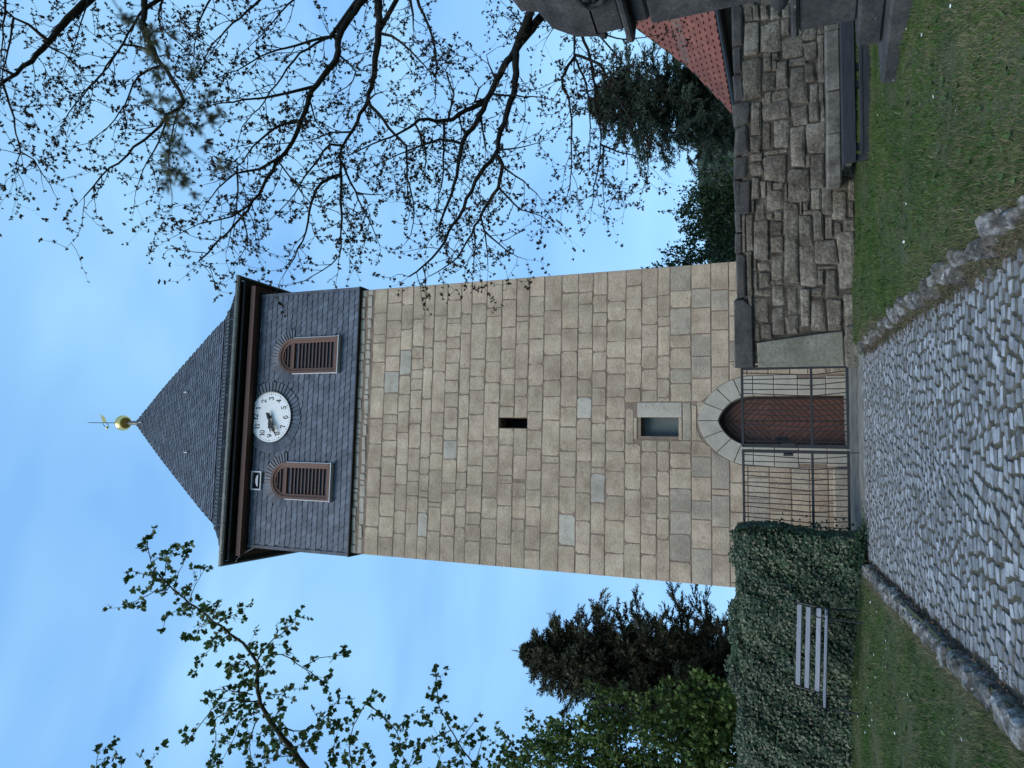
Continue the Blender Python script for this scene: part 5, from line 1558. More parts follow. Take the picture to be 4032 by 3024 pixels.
# ------------------------------------------------------------------ iron gate leaves
def gate(x0, x1, label, lock):
    g = empty('gate_leaf', ((x0 + x1) / 2, YW - .02, .84), 0, label, 'gate', 'leaves of the iron gate')
    xm = (x0 + x1) / 2
    l, r_, h = x0 - xm, x1 - xm, 1.86
    zm = .60
    for nm, q in (('bottom_rail', (l, r_, -.022, .022, 0, .045)), ('top_rail', (l, r_, -.022, .022, h - .045, h)), ('mid_rail', (l + .046, r_ - .046, -.018, .018, zm, zm + .045))):
        MB().box(*q, .004).build(nm, M['iron'], g)
    wl_, wr_ = (.046, .058 if lock == 'r' else .046)
    MB().box(l, l + (.07 if lock == 'l' else .046), -.02, .02, .046, h - .046, .004).build('stile', M['iron'], g)
    MB().box(r_ - wr_, r_, -.02, .02, .046, h - .046, .004).build('stile', M['iron'], g)
    n_ = 14
    p = (r_ - l - .1) / (n_ + .5)
    for i in range(n_):
        x = l + .07 + p * (i + .5)
        d = .030 if i % 2 else .0
        MB().tube([(x + d, 0, .04), (x - d, 0, zm + .01), (x - d, 0, zm + .03), (x + d, 0, h - .03)], .009, 6).build('bar', M['iron'], g)
    for (x, z) in ((l, .0), (r_, .0)):
        pass
    return g


gR = gate(-1.275, .235, 'right leaf of the black iron bar gate, in front of the door', 'l')
gL = gate(-2.84, -1.315, 'left leaf of the black iron bar gate, beside the ivy', 'r')
MB().box(-.755 + .0, -.66, -.035, .035, .60 + .30, .60 + .55, .005).build('lock_case', M['iron'], gR)
MB().box(.655, .70, -.05, .05, .95, 1.12, .004).build('latch', M['iron'], gL)
MB().tube([(.735, -.02, .05), (.735, -.02, -.17)], .009, 6).build('drop_bolt', M['iron'], gL)
for xg, lb in ((.262, 'short iron hinge post at the right end of the gate'), (-2.875, 'short iron hinge post at the ivy end of the gate')):
    gp = MB().box(-.022, .022, -.022, .022, -.25, 1.9, .004).build('gate_post', M['iron'], None, (xg, YW, .84))
    tag(gp, lb, 'gate post')

# ------------------------------------------------------------------ ivy wall left of the gate
ivy = empty('ivy_wall', (-6, 13.7, .85), 0, 'garden wall wholly covered in dark green ivy left of the gate', 'ivy')
IO = np.array([-6, 13.7, .85])
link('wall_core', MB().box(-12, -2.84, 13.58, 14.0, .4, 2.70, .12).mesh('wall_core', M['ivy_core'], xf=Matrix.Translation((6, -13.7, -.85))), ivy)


def ivy_leaves(n):
    P, Nn = [], []
    k = int(n * .80)
    x = -2.74 - nr.random(k) ** 1.0 * 6.3
    z = .70 + nr.random(k) * 2.12
    bump = .09 * np.sin(2.1 * x + .7) * np.sin(1.9 * z + 1) + .06 * np.sin(5.3 * x + 2 * z) + .03 * np.sin(11 * x - 7 * z)
    edge = .16 * np.clip(x + 3.1, 0, 1) ** 2 * 2
    zr = np.clip((z - 2.55) / .3, 0, 1) ** 2 * .22
    P.append(np.column_stack([x, 13.36 - bump + edge + zr + nr.random(k) * .13, z]))
    Nn.append(np.column_stack([nr.normal(0, .35, k), -np.ones(k), nr.normal(.35, .35, k)]))
    k = int(n * .13)
    x = -2.76 - nr.random(k) * 6.3
    yy = 13.42 + nr.random(k) * .6
    P.append(np.column_stack([x, yy, 2.75 + .08 * np.sin(2.2 * x) + .06 * np.sin(5.7 * x + 1) + .03 * np.sin(13 * x) + .16 * nr.random(k) ** 2.2]))
    Nn.append(np.column_stack([nr.normal(0, .5, k), nr.normal(-.4, .4, k), np.ones(k)]))
    k = n - int(n * .80) - int(n * .13)
    z = .7 + nr.random(k) * 2.1
    P.append(np.column_stack([-2.76 + .06 * np.sin(3 * z + 1) + .07 * nr.random(k), 13.45 + nr.random(k) * .6, z]))
    Nn.append(np.column_stack([np.ones(k), nr.normal(-.5, .5, k), nr.normal(.2, .4, k)]))
    return np.concatenate(P), np.concatenate(Nn)


P, Nn = ivy_leaves(42000)
D = np.column_stack([nr.normal(0, .6, len(P)), nr.normal(-.25, .25, len(P)), -np.ones(len(P))])
V, F = leaves(P, D, Nn, nr.uniform(.034, .066, len(P)), 1.0, 'ivy')
# shoots creeping onto the gate and spilling over the path
k = 240
sx = -2.88 + np.abs(nr.normal(0, .13, k))
sz = .8 + nr.random(k) * 1.75
V2, F2 = leaves(np.column_stack([sx, 14.14 + nr.normal(0, .03, k), sz]), np.column_stack([nr.normal(0, .6, k), nr.normal(-.2, .2, k), -np.ones(k)]), np.column_stack([nr.normal(0, .4, k), -np.ones(k), nr.normal(.3, .3, k)]), nr.uniform(.035, .065, k), 1.0, 'ivy')
k = 900
sx = -3.0 + nr.normal(0, .28, k)
sy = 13.35 + nr.normal(0, .16, k)
V3, F3 = leaves(np.column_stack([sx, sy, SL * sy + .05 + .22 * nr.random(k) * np.clip(1.4 - np.abs(sx + 3) * 2.5, .1, 1)]), rand_dirs(k) * [1, 1, .5], np.column_stack([nr.normal(0, .5, k), nr.normal(-.5, .5, k), np.ones(k)]), nr.uniform(.035, .07, k), 1.0, 'ivy')
V, F = merge([(V, F), (V2, F2), (V3, F3)])
tag(link('foliage', np_mesh('foliage', V - IO, F, M['ivy']), ivy), kind='stuff')

# ------------------------------------------------------------------ grey slatted bench against the ivy
gb = empty('slatted_bench', (-4.52, 12.75, .86), 0, 'grey four-slat bench with thin dark metal frame against the ivy', 'bench')
gb.rotation_euler = (0, .035, 0)
for (y_, z_, w_, tilt, xl_, xr_) in ((.20, .875, .076, .22, -.69, .68), (.155, .735, .076, .22, -.70, .67), (.06, .575, .078, .30, -.69, .70)):
    q = MB().box(xl_, xr_, -.016, .016, -w_ / 2, w_ / 2, .007).build('back_slat', M['bench_wood'], gb, (0, y_, z_), (-tilt, 0, 0))
MB().box(-.72, .76, -.055, .055, -.02, .02, .008).build('seat_slat', M['bench_wood'], gb, (0, -.42, .475), (-.06, 0, 0))
MB().box(-.72, .74, -.055, .055, -.018, .018, .008).build('seat_slat', M['bench_wood'], gb, (0, -.26, .465), (.03, 0, 0))
MB().box(-.72, .74, -.055, .055, -.018, .018, .008).build('seat_slat', M['bench_wood'], gb, (0, -.11, .470), (.10, 0, 0))
for sx in (-.73, .70):
    MB().tube([(sx, .235, .94), (sx, .15, .70), (sx, .07, .50), (sx, -.02, .44), (sx, -.25, .43), (sx, -.44, .44), (sx, -.50, .40)], .014, 8).build('frame', M['iron'], gb)
    MB().tube([(sx, -.44, .44), (sx, -.46, -.05)], .014, 8).build('leg', M['iron'], gb)
    MB().tube([(sx, .05, .46), (sx, .12, .2), (sx, .16, -.05)], .014, 8).build('leg', M['iron'], gb)
    MB().tube([(sx, .10, .60), (sx, -.05, .66), (sx, -.30, .655), (sx, -.44, .62), (sx, -.47, .54), (sx, -.45, .45)], .012, 8).build('armrest', M['iron'], gb)

# ------------------------------------------------------------------ stone monument at the right edge
d1, d2 = Vector((.37, -.93, 0)).normalized(), Vector((.93, .37, 0)).normalized()
MA = Vector((3.41, 9.33, 0))
mon = empty('stone_monument', MA + d1 * 1.3 + d2 * 1.3, 0, 'tall dark sandstone monument with stepped base and scrolled top at the right edge', 'monument')
mon.location.z = .40
mrot = math.atan2(d1.y, d1.x)


def mblock(name, ins, z0, z1, bev=.02, mat='monument', L=2.6, parent=None):
    """square block inset from the base corner; monument axes run along d1 and d2"""
    h = L / 2 - ins
    b = MB().box(-h, h, -h, h, z0 - .40, z1 - .40, bev)
    o = b.build(name, M[mat], parent or mon, (0, 0, 0), (0, 0, mrot))
    return o


mblock('step', 0, .25, .71, .03)
mblock('step', .32, .712, .97, .025)
mblock('pedestal', .52, .972, 1.58, .02)
mblock('pedestal_moulding', .47, 1.582, 1.67, .03)
tor = MB()
hw = 2.6 / 2 - .62
for q in range(9):
    a = -math.pi / 2 + math.pi * q / 8
    e_ = hw - .10 + .12 * math.cos(a)
    z = 1.79 + .115 * math.sin(a) - .40
    c_ = .22
    tor.v += [(-e_ + c_, -e_, z), (e_ - c_, -e_, z), (e_, -e_ + c_, z), (e_, e_ - c_, z), (e_ - c_, e_, z), (-e_ + c_, e_, z), (-e_, e_ - c_, z), (-e_, -e_ + c_, z)]
for j in range(8):
    tor.f += [(j * 8 + k, j * 8 + (k + 1) % 8, (j + 1) * 8 + (k + 1) % 8, (j + 1) * 8 + k) for k in range(8)]
tor.f += [tuple(range(8)), tuple(64 + k for k in range(8))]
tor.build('base_torus', M['monument'], mon, (0, 0, 0), (0, 0, mrot))
mblock('shaft', .80, 1.90, 3.28, .025)
MB().box(-.34, .34, -.53, -.505, 2.05 - .4, 2.55 - .4, .01).build('panel', M['monument'], mon, (0, 0, 0), (0, 0, mrot))
cp = mblock('capital', .83, 3.282, 3.50, .05)
mblock('cornice', .68, 3.502, 3.60, .03)
mblock('frieze', .80, 3.602, 3.98, .04)
# scrolls on the four sides of the head, and the corner blocks
for q in range(4):
    a = mrot + q * math.pi / 2
    sc_ = MB()
    pts = []
    for k in range(15):
        t = k / 14
        r_ = .27 * (1 - .75 * t)
        th = 4.2 * math.pi * t
        pts.append((.20 + r_ * math.cos(th), -.545, 3.98 - .40 - .10 + r_ * math.sin(th) * .8))
    sc_.tube(pts, [.045] * 15, 6)
    sc_.build('scroll', M['monument'], mon, (0, 0, 0), (0, 0, a), smooth=True)
hd = MB()
for z, h in ((3.982, .50), (4.25, .47), (4.55, .36), (4.72, .20), (4.95, .16), (5.05, .05)):
    hd.v += [(-h, -h, z - .4), (h, -h, z - .4), (h, h, z - .4), (-h, h, z - .4)]
for j in range(5):
    hd.f += [(j * 4 + k, j * 4 + (k + 1) % 4, (j + 1) * 4 + (k + 1) % 4, (j + 1) * 4 + k) for k in range(4)]
hd.f += [(0, 1, 2, 3), (20, 21, 22, 23)]
hd.build('crown', M['monument'], mon, (0, 0, 0), (0, 0, mrot))

# ------------------------------------------------------------------ house with red tiled roof behind the wall
ed, vd = Vector((.18, -.98, 0)).normalized(), Vector((.98, .18, 0)).normalized()   # along the eave towards us, up the roof
HC = Vector((8.60, 24.0, 3.54))
house = empty('red_roofed_house', (HC.x + 3, HC.y - 4, .7), 0, 'house with red tiled roof behind the stone wall', 'house')
HI = Matrix.Translation((-(HC.x + 3), -(HC.y - 4), -.7))
LEN = 8.5


def hp(u, w, z):
    p = HC + ed * u + vd * w
    return (p.x, p.y, z)


prf = [(0, 3.54), (1.9, 4.92), (3.9, 6.86), (4.9, 7.85)]
hb_ = MB()
q0, q1 = .35, 9.45
hb_.add([hp(.3, q0, .6), hp(LEN, q0, .6), hp(LEN, q1, .6), hp(.3, q1, .6), hp(.3, q0, 3.6), hp(LEN, q0, 3.6), hp(LEN, q1, 3.6), hp(.3, q1, 3.6), hp(.3, 4.9, 7.65), hp(LEN, 4.9, 7.65)],
        [(0, 1, 5, 4), (1, 2, 6, 9, 5), (2, 3, 7, 6), (3, 0, 4, 8, 7), (4, 5, 9, 8), (6, 7, 8, 9)])
link('wall', hb_.mesh('wall', M['render'], xf=HI), house)
rf = MB()
full = prf + [(4.9 * 2 - w, z) for w, z in prf[:-1][::-1]]
n_ = len(full)
for u in (0, LEN):
    rf.v += [hp(u, w, z) for w, z in full] + [hp(u, w, z - .12) for w, z in full]
m_ = 2 * n_
for k in range(n_ - 1):
    rf.f += [(k, k + 1, m_ + k + 1, m_ + k), (n_ + k, m_ + n_ + k, m_ + n_ + k + 1, n_ + k + 1), (k, n_ + k, n_ + k + 1, k + 1), (m_ + k, m_ + k + 1, m_ + n_ + k + 1, m_ + n_ + k)]
rf.f += [(0, m_, m_ + n_, n_), (n_ - 1, 2 * n_ - 1, m_ + 2 * n_ - 1, m_ + n_ - 1)]
hroof = link('roof', rf.mesh('roof', M['tile'], xf=HI), house)
link('gutter', MB().tube([hp(-.05, -.10, 3.46), hp(LEN, -.10, 3.46)], .075, 8).mesh('gutter', M['black'], xf=HI), house)
link('eave_board', MB().add([hp(0, -.03, 3.55), hp(LEN, -.03, 3.55), hp(LEN, -.03, 3.40), hp(0, -.03, 3.40), hp(0, .36, 3.40), hp(LEN, .36, 3.40)], [(0, 1, 2, 3), (3, 2, 5, 4)]).mesh('eave_board', M['black'], xf=HI), house)
vb = MB()
for (a, za), (b, zb_) in zip(prf, prf[1:]):
    vb.add([hp(-.03, a, za + .03), hp(-.03, b, zb_ + .03), hp(-.03, b, zb_ - .14), hp(-.03, a, za - .14), hp(.05, a, za + .055), hp(.05, b, zb_ + .055), hp(.05, b, zb_ - .0), hp(.05, a, za - .0)], [(0, 1, 2, 3), (0, 4, 5, 1), (4, 5, 6, 7)])
link('verge_trim', vb.mesh('verge_trim', M['zinc'], xf=HI), house)
# tiles
tw, th_ = .30, .345
tv = []
for k, (x, z) in enumerate(((0, .030), (.06, .050), (.13, .036), (.20, .006), (.28, .010), (.30, .030))):
    tv.append((x, 0, z + .012))
    tv.append((x, th_ * 1.12, z))
tpl_v = tv + [(x, 0.0, -.002) for x in (0, .06, .13, .20, .28, .30)]
tpl_f = [(2 * k, 2 * k + 2, 2 * k + 3, 2 * k + 1) for k in range(5)] + [(2 * k, 12 + k, 13 + k, 2 * k + 2) for k in range(5)]
TILE = MB().add(tpl_v, tpl_f).mesh('roof_tile', M['tile'])
tiles = []
sgl = [math.hypot(prf[i + 1][0] - prf[i][0], prf[i + 1][1] - prf[i][1]) for i in range(3)]
dd = 0.0
r_ = 0
while dd < sum(sgl) - .2:
    e_ = dd
    i = 0
    while i < 2 and e_ > sgl[i]:
        e_ -= sgl[i]
        i += 1
    t = e_ / sgl[i]
    w = prf[i][0] + (prf[i + 1][0] - prf[i][0]) * t
    z = prf[i][1] + (prf[i + 1][1] - prf[i][1]) * t
    up = Vector((vd.x * (prf[i + 1][0] - prf[i][0]) / sgl[i], vd.y * (prf[i + 1][0] - prf[i][0]) / sgl[i], (prf[i + 1][1] - prf[i][1]) / sgl[i]))
    u = .05 + (r_ % 2) * .15
    while u < LEN - .3:
        # tile x runs towards the far verge so that it is laid right side up
        xv = -ed
        nz_ = xv.cross(up)
        if nz_.z < 0:
            xv = ed
            nz_ = xv.cross(up)
        p = HC + ed * u + vd * w
        p.z = z + .012
        tiles.append((u, dd, Matrix(((xv.x, up.x, nz_.x, p.x), (xv.y, up.y, nz_.y, p.y), (xv.z, up.z, nz_.z, p.z), (0, 0, 0, 1)))))
        u += tw
    dd += th_
    r_ += 1
tiles.sort(key=lambda t: t[0] + t[1] * .4)
TV, TF = [], []
for k, (u, e_, mx) in enumerate(tiles):
    if k < 298:
        o = link('roof_tile', TILE, hroof)
        o.matrix_local = HI @ mx
    else:
        b = len(TV)
        m2 = HI @ mx
        TV += [tuple(m2 @ Vector(p)) for p in tpl_v]
        TF += [tuple(i + b for i in q) for q in tpl_f]
tag(MB().add(TV, TF).build('roof_tiling', M['tile'], hroof), kind='stuff')

# ------------------------------------------------------------------ trees
def smooth(pts, step):
    P_ = [Vector(p) for p in pts]
    if len(P_) == 2:
        P_ = [P_[0], (P_[0] + P_[1]) / 2, P_[1]]
    out = []
    for i in range(len(P_) - 1):
        a, b, c, d = P_[max(0, i - 1)], P_[i], P_[i + 1], P_[min(len(P_) - 1, i + 2)]
        n_ = max(1, int((c - b).length / step))
        for k in range(n_):
            t = k / n_
            out.append(.5 * ((2 * b) + (c - a) * t + (2 * a - 5 * b + 4 * c - d) * t * t + (3 * b - a - 3 * c + d) * t ** 3))
    out.append(P_[-1])
    return out


class Branches:
    def __init__(s):
        s.V, s.F, s.n = [], [], 0

    def add(s, pts, radii, n_=4):
        mb = MB()
        mb.tube(pts, radii, n_, cap=False)
        b = s.n
        s.V += mb.v
        s.F += [tuple(i + b for i in q) for q in mb.f]
        s.n += len(mb.v)

    def build(s, name, mat, parent):
        me = np_mesh(name, s.V, s.F, mat, True)
        o = link(name, me, parent)
        o.location = -parent.location
        return o


rt = random.Random(77)


def rv():
    while True:
        v = Vector((rt.uniform(-1, 1), rt.uniform(-1, 1), rt.uniform(-1, 1)))
        if .05 < v.length < 1:
            return v.normalized()


# --- the budding tree whose limbs hang in from the right
bt = empty('budding_tree', (8.2, 11.2, .55), 0, 'bare spreading tree with small dark opening buds, limbs reaching in from the right', 'tree')
BB = Branches()
BC, BDir = [], []
trunk = smooth([(8.2, 11.2, .2), (8.15, 11.1, 2.2), (8.2, 10.8, 4.5), (8.0, 10.2, 7.0), (7.9, 9.6, 9.5), (7.7, 9.0, 11.5)], .4)
BB.add(trunk, [.30 - .19 * i / len(trunk) for i in range(len(trunk))], 12)


def twig(p, d, ln, r_, depth):
    n_ = max(3, int(ln / .07))
    q = [p.copy()]
    d = d.normalized()
    drift = rv() * .30
    for i in range(n_):
        d = (d + rv() * .26 + drift * .22 + Vector((0, 0, .02))).normalized()
        q.append(q[-1] + d * (ln / n_))
    BB.add(q, [r_ * (1 - .65 * i / n_) for i in range(len(q))], 3)
    for i in range(1, len(q)):
        if i == len(q) - 1 or rt.random() < .60:
            off = (rv() + d).normalized() * rt.uniform(.015, .055) if i < len(q) - 1 else d * .01
            BB.add([q[i], q[i] + off], [r_ * .55, r_ * .4], 3)
            BC.append(q[i] + off)
            BDir.append((d + off.normalized()))
        if depth > 0 and rt.random() < .30 and i > 1:
            twig(q[i], (d + rv() * .95), ln * rt.uniform(.3, .6), r_ * .7, depth - 1)


for r_, pts in BUD:
    q = smooth(pts, .12)
    n_ = len(q)
    # small crookedness of real wood
    for i in range(1, n_ - 1):
        q[i] = q[i] + rv() * min(.018, r_ * .5)
    first = Vector(pts[0])
    base = r_
    if r_ > .03 and pts[0][0] > 4.3:
        # join the limb to the trunk outside the frame
        zt = min(max(first.z - .8, 2.6), 10.5)
        tp = min(trunk, key=lambda t: abs(t.z - zt))
        con = smooth([tp, (tp + first) / 2 + Vector((0, 0, -.15)), first], .3)
        BB.add(con, [r_ * 1.25 - r_ * .25 * i / len(con) for i in range(len(con))], 8)
    elif pts[0][0] > 5.0:
        tp = min(trunk, key=lambda t: abs(t.z - first.z + .6))
        BB.add(smooth([tp, first], .4), [r_ * 1.5] * len(smooth([tp, first], .4)), 5)
    tip = max(.0032, r_ * .16)
    BB.add(q, [base + (tip - base) * (i / (n_ - 1)) ** .85 for i in range(n_)], 8 if r_ > .03 else 5)
    for i in range(1, n_):
        here = base + (tip - base) * (i / (n_ - 1)) ** .85
        if here > .055 and rt.random() < .75:
            continue
        if rt.random() < .92:
            t = (q[i] - q[i - 1]).normalized()
            s_ = t.cross(rv()).normalized()
            twig(q[i], t * rt.uniform(.3, 1.0) + s_ * rt.uniform(.5, 1.1), rt.uniform(.22, .70), min(.0075, here * .7), 2)
    twig(q[-1], (q[-1] - q[-2]).normalized(), rt.uniform(.25, .4), .0035, 1)
BB.build('trunk', M['bark'], bt)
cc = np.array([tuple(p) for p in BC])
cd = np.array([tuple(p) for p in BDir])
NL = 8
P = np.repeat(cc, NL, 0)
D = unit(np.repeat(cd, NL, 0)) * .55 + rand_dirs(len(P)) * .9
V, F = leaves(P, D, rand_dirs(len(P)), nr.uniform(.020, .043, len(P)) * np.repeat(nr.uniform(.6, 1.25, len(cc)), NL), 1.0, 'kite')
bc = link('crown', np_mesh('crown', V - np.array(bt.location), F, M['bud']), bt)
print('bud clusters', len(cc))

# --- hawthorn leaning in from the left
hw_ = empty('hawthorn_tree', (-4.6, 4.9, .45), 0, 'leafy green hawthorn branches reaching up from the left edge', 'tree')
HB = Branches()
HP, HD = [], []
htr = smooth([(-4.6, 4.9, .3), (-4.5, 4.75, 1.8), (-4.3, 4.6, 3.0), (-4.0, 4.4, 4.0), (-3.6, 4.3, 4.8), (-3.3, 4.2, 5.6)], .3)
HB.add(htr, [.12 - .075 * i / len(htr) for i in range(len(htr))], 10)
for k, (r_, pts) in enumerate(HAW):
    first = Vector(pts[0])
    if k == 0 or first.x < -.541 * (first.y * math.cos(PITCH) + (first.z - 1.6) * math.sin(PITCH)) + .06:
        tp = min(htr, key=lambda t: (t - first).length)
        con = smooth([tp, (tp + first) / 2 + Vector((0, 0, .06)), first], .15)
        HB.add(con, [max(r_, .008) * 1.3 - .3 * max(r_, .008) * i / len(con) for i in range(len(con))], 6)
    q = smooth(pts, .045)
    n_ = len(q)
    for i in range(1, n_):
        q[i] = q[i] + rv() * .006
    tip = .0022
    HB.add(q, [(r_ + (tip - r_) * (i / (n_ - 1)) ** .55) * rt.uniform(.9, 1.12) for i in range(n_)], 7 if r_ > .01 else 4)
    for i in range(1, n_):
        here = r_ + (tip - r_) * (i / (n_ - 1)) ** .55
        if here > .020 and rt.random() < .6:
            continue
        t = (q[i] - q[i - 1]).normalized()
        for _ in range(1 if here > .01 else 2):
            if rt.random() < .80:
                s_ = (t * .6 + rv()).normalized()
                ln = rt.choice((.025, .04, .06, .09, .13))
                e_ = q[i] + s_ * ln
                for u_ in range(int(ln / .032)):
                    HP.append(q[i].lerp(e_, rt.uniform(.25, 1)) + rv() * .008)
                    HD.append(s_ * .5 + rv())
                HB.add([q[i], e_], [.0016, .0012], 3)
                for _2 in range(rt.randrange(3, 6)):
                    HP.append(e_ + rv() * .010)
                    HD.append(s_ * .7 + rv() * .8)
    for _ in range(4):
        HP.append(q[-1])
        HD.append((q[-1] - q[-2]).normalized() + rv() * .7)
HB.build('trunk', M['bark_haw'], hw_)
P = np.array([tuple(p) for p in HP])
D = np.array([tuple(p) for p in HD])
V, F = leaves(P, D, rand_dirs(len(P)), nr.uniform(.022, .050, len(P)), 1.0, 'lobed')
link('crown', np_mesh('crown', V - np.array(hw_.location), F, M['haw']), hw_)
print('hawthorn leaves', len(P))

# --- larch whose twig hangs close in front of the camera
la = empty('larch_tree', (2.6, -.6, -.05), 0, 'out-of-focus larch twig hanging across the budding branches, close to the camera', 'tree')
LB = Branches()
lt = smooth([(2.6, -.6, -.2), (2.6, -.6, 2), (2.55, -.55, 5), (2.5, -.5, 9)], .5)
LB.add(lt, [.16 - .1 * i / len(lt) for i in range(len(lt))], 10)
f0 = Vector(LAR[0][1][0])
LB.add(smooth([(2.58, -.58, 3.0), (1.9, .0, 3.15), (1.1, .5, 2.9), f0], .15), [.012] * len(smooth([(2.58, -.58, 3.0), (1.9, .0, 3.15), (1.1, .5, 2.9), f0], .15)), 6)
LP, LD = [], []
for r_, pts in LAR:
    q = smooth(pts, .012)
    LB.add(q, [max(.0008, r_ * (1 - .5 * i / len(q))) for i in range(len(q))], 4)
    for i in range(1, len(q)):
        if rt.random() < .55:
            t = (q[i] - q[i - 1]).normalized()
            for _ in range(14):
                LP.append(q[i])
                LD.append(t * .7 + rv())
LB.build('trunk', M['bark'], la)
P = np.array([tuple(p) for p in LP])
D = np.array([tuple(p) for p in LD])
V, F = leaves(P, D, rand_dirs(len(P)), nr.uniform(.010, .022, len(P)), .34, 'kite')
link('crown', np_mesh('crown', V - np.array(la.location), F, M['larch']), la)


# --- conifers
def conifer(name, label, base, height, radius_f, mat, nb, needle, droop, lean=(0, 0), cones=None, z0=.1, dens=1.0, wid=.3):
    t = empty(name, base, 0, label, 'tree')
    B_ = Branches()
    bx, by, bz_ = base
    top = Vector((bx + lean[0], by + lean[1], bz_ + height))
    tr = [Vector(base).lerp(top, k / 8) for k in range(9)]
    B_.add(tr, [height * .022 * (1 - k / 8.5) + .01 for k in range(9)], 8)
    P_, D_, CP = [], [], []
    for k in range(nb):
        h = z0 + (1 - z0) * (k + rt.random()) / nb
        R_ = radius_f(h) * rt.uniform(.55, 1.16)
        if R_ < .05:
            continue
        a = k * 2.399 + rt.uniform(-.4, .4)
        o_ = Vector(base).lerp(top, h)
        dr = Vector((math.cos(a), math.sin(a), 0))
        q = [o_]
        n_ = 7
        for i in range(1, n_ + 1):
            s_ = i / n_
            q.append(o_ + dr * R_ * s_ + Vector((0, 0, R_ * (.30 * s_ - droop * s_ ** 2 + .30 * max(0, s_ - .6) ** 1.0))) + rv() * .05 * R_)
        B_.add(q, [.018 * (1 - .8 * i / n_) + .004 for i in range(n_ + 1)], 4)
        for i in range(1, n_ + 1):
            tdir = (q[i] - q[i - 1]).normalized()
            m_ = int((3 + 5 * (1 - i / n_)) * dens)
            for j in range(m_):
                sd = tdir.cross(Vector((0, 0, 1))).normalized() * rt.choice((-1, 1))
                ln = R_ * rt.uniform(.10, .26) * (1.15 - .6 * i / n_) + .16
                s0 = q[i - 1].lerp(q[i], rt.random())
                tw_d = (tdir * rt.uniform(.5, 1) + sd * rt.uniform(.2, .9) + Vector((0, 0, rt.uniform(-.45, .35)))).normalized()
                m2 = max(3, int(ln / (needle * .42)))
                for u in range(m2):
                    p_ = s0 + tw_d * ln * u / m2 + Vector((0, 0, -.10 * ln * (u / m2) ** 2))
                    for _ in range(3):
                        P_.append(p_)
                        D_.append(tw_d * 1.1 + rv() * .75)
                if cones and rt.random() < cones * (0.3 + .7 * h):
                    CP.append(s0 + tw_d * ln * rt.uniform(.3, .9))
    # leader
    for u in range(40):
        P_.append(top + Vector((0, 0, .30 - .025 * u)))
        D_.append(Vector((0, 0, 1)) + rv() * .5)
    B_.build('trunk', M['bark'], t)
    P2 = np.array([tuple(p) for p in P_])
    D2 = np.array([tuple(p) for p in D_])
    V_, F_ = leaves(P2, D2, rand_dirs(len(P2)), nr.uniform(.7, 1.3, len(P2)) * needle, wid, 'kite')
    link('crown', np_mesh('crown', V_ - np.array(base), F_, M[mat]), t)
    if CP:
        c_ = np.array([tuple(p) for p in CP])
        c3 = np.repeat(c_, 3, 0)
        V_, F_ = leaves(c3, np.column_stack([nr.normal(0, .25, len(c3)), nr.normal(0, .25, len(c3)), -np.ones(len(c3))]), rand_dirs(len(c3)), nr.uniform(.07, .12, len(c3)), .8, 'kite')
        tag(link('cones', np_mesh('cones', V_ - np.array(base), F_, M['cone']), t), kind='stuff')
    print(name, len(P_), len(CP))
    return t


def prof(pts):
    return lambda h: float(np.interp(h, [p[0] for p in pts], [p[1] for p in pts]))


conifer('spruce_tree', 'brownish spruce full of cones behind the ivy wall', (-8.15, 20.0, .7), 8.9, prof([(0, 2.3), (.35, 2.35), (.55, 2.05), (.70, 1.75), (.86, 1.15), (.94, .6), (1, .06)]), 'spruce', 230, .12, .22, cones=.18, z0=.20, dens=1.5, wid=.36)
conifer('pine_tree', 'dark green conifer with drooping branches left of the red roof', (11.3, 30.0, .7), 9.3, prof([(0, 3.4), (.3, 3.5), (.5, 3.2), (.7, 2.9), (.88, 1.9), (1, .3)]), 'pine', 130, .19, .40, lean=(.7, 0), z0=.22, dens=1.1, wid=.32)
conifer('pine_tree', 'smaller blue-green conifer in the gap between red roof and big conifer', (9.4, 27.5, .7), 5.2, prof([(0, 1.7), (.4, 1.7), (.7, 1.3), (1, .2)]), 'pine', 60, .14, .40, z0=.2, dens=.9, wid=.30)


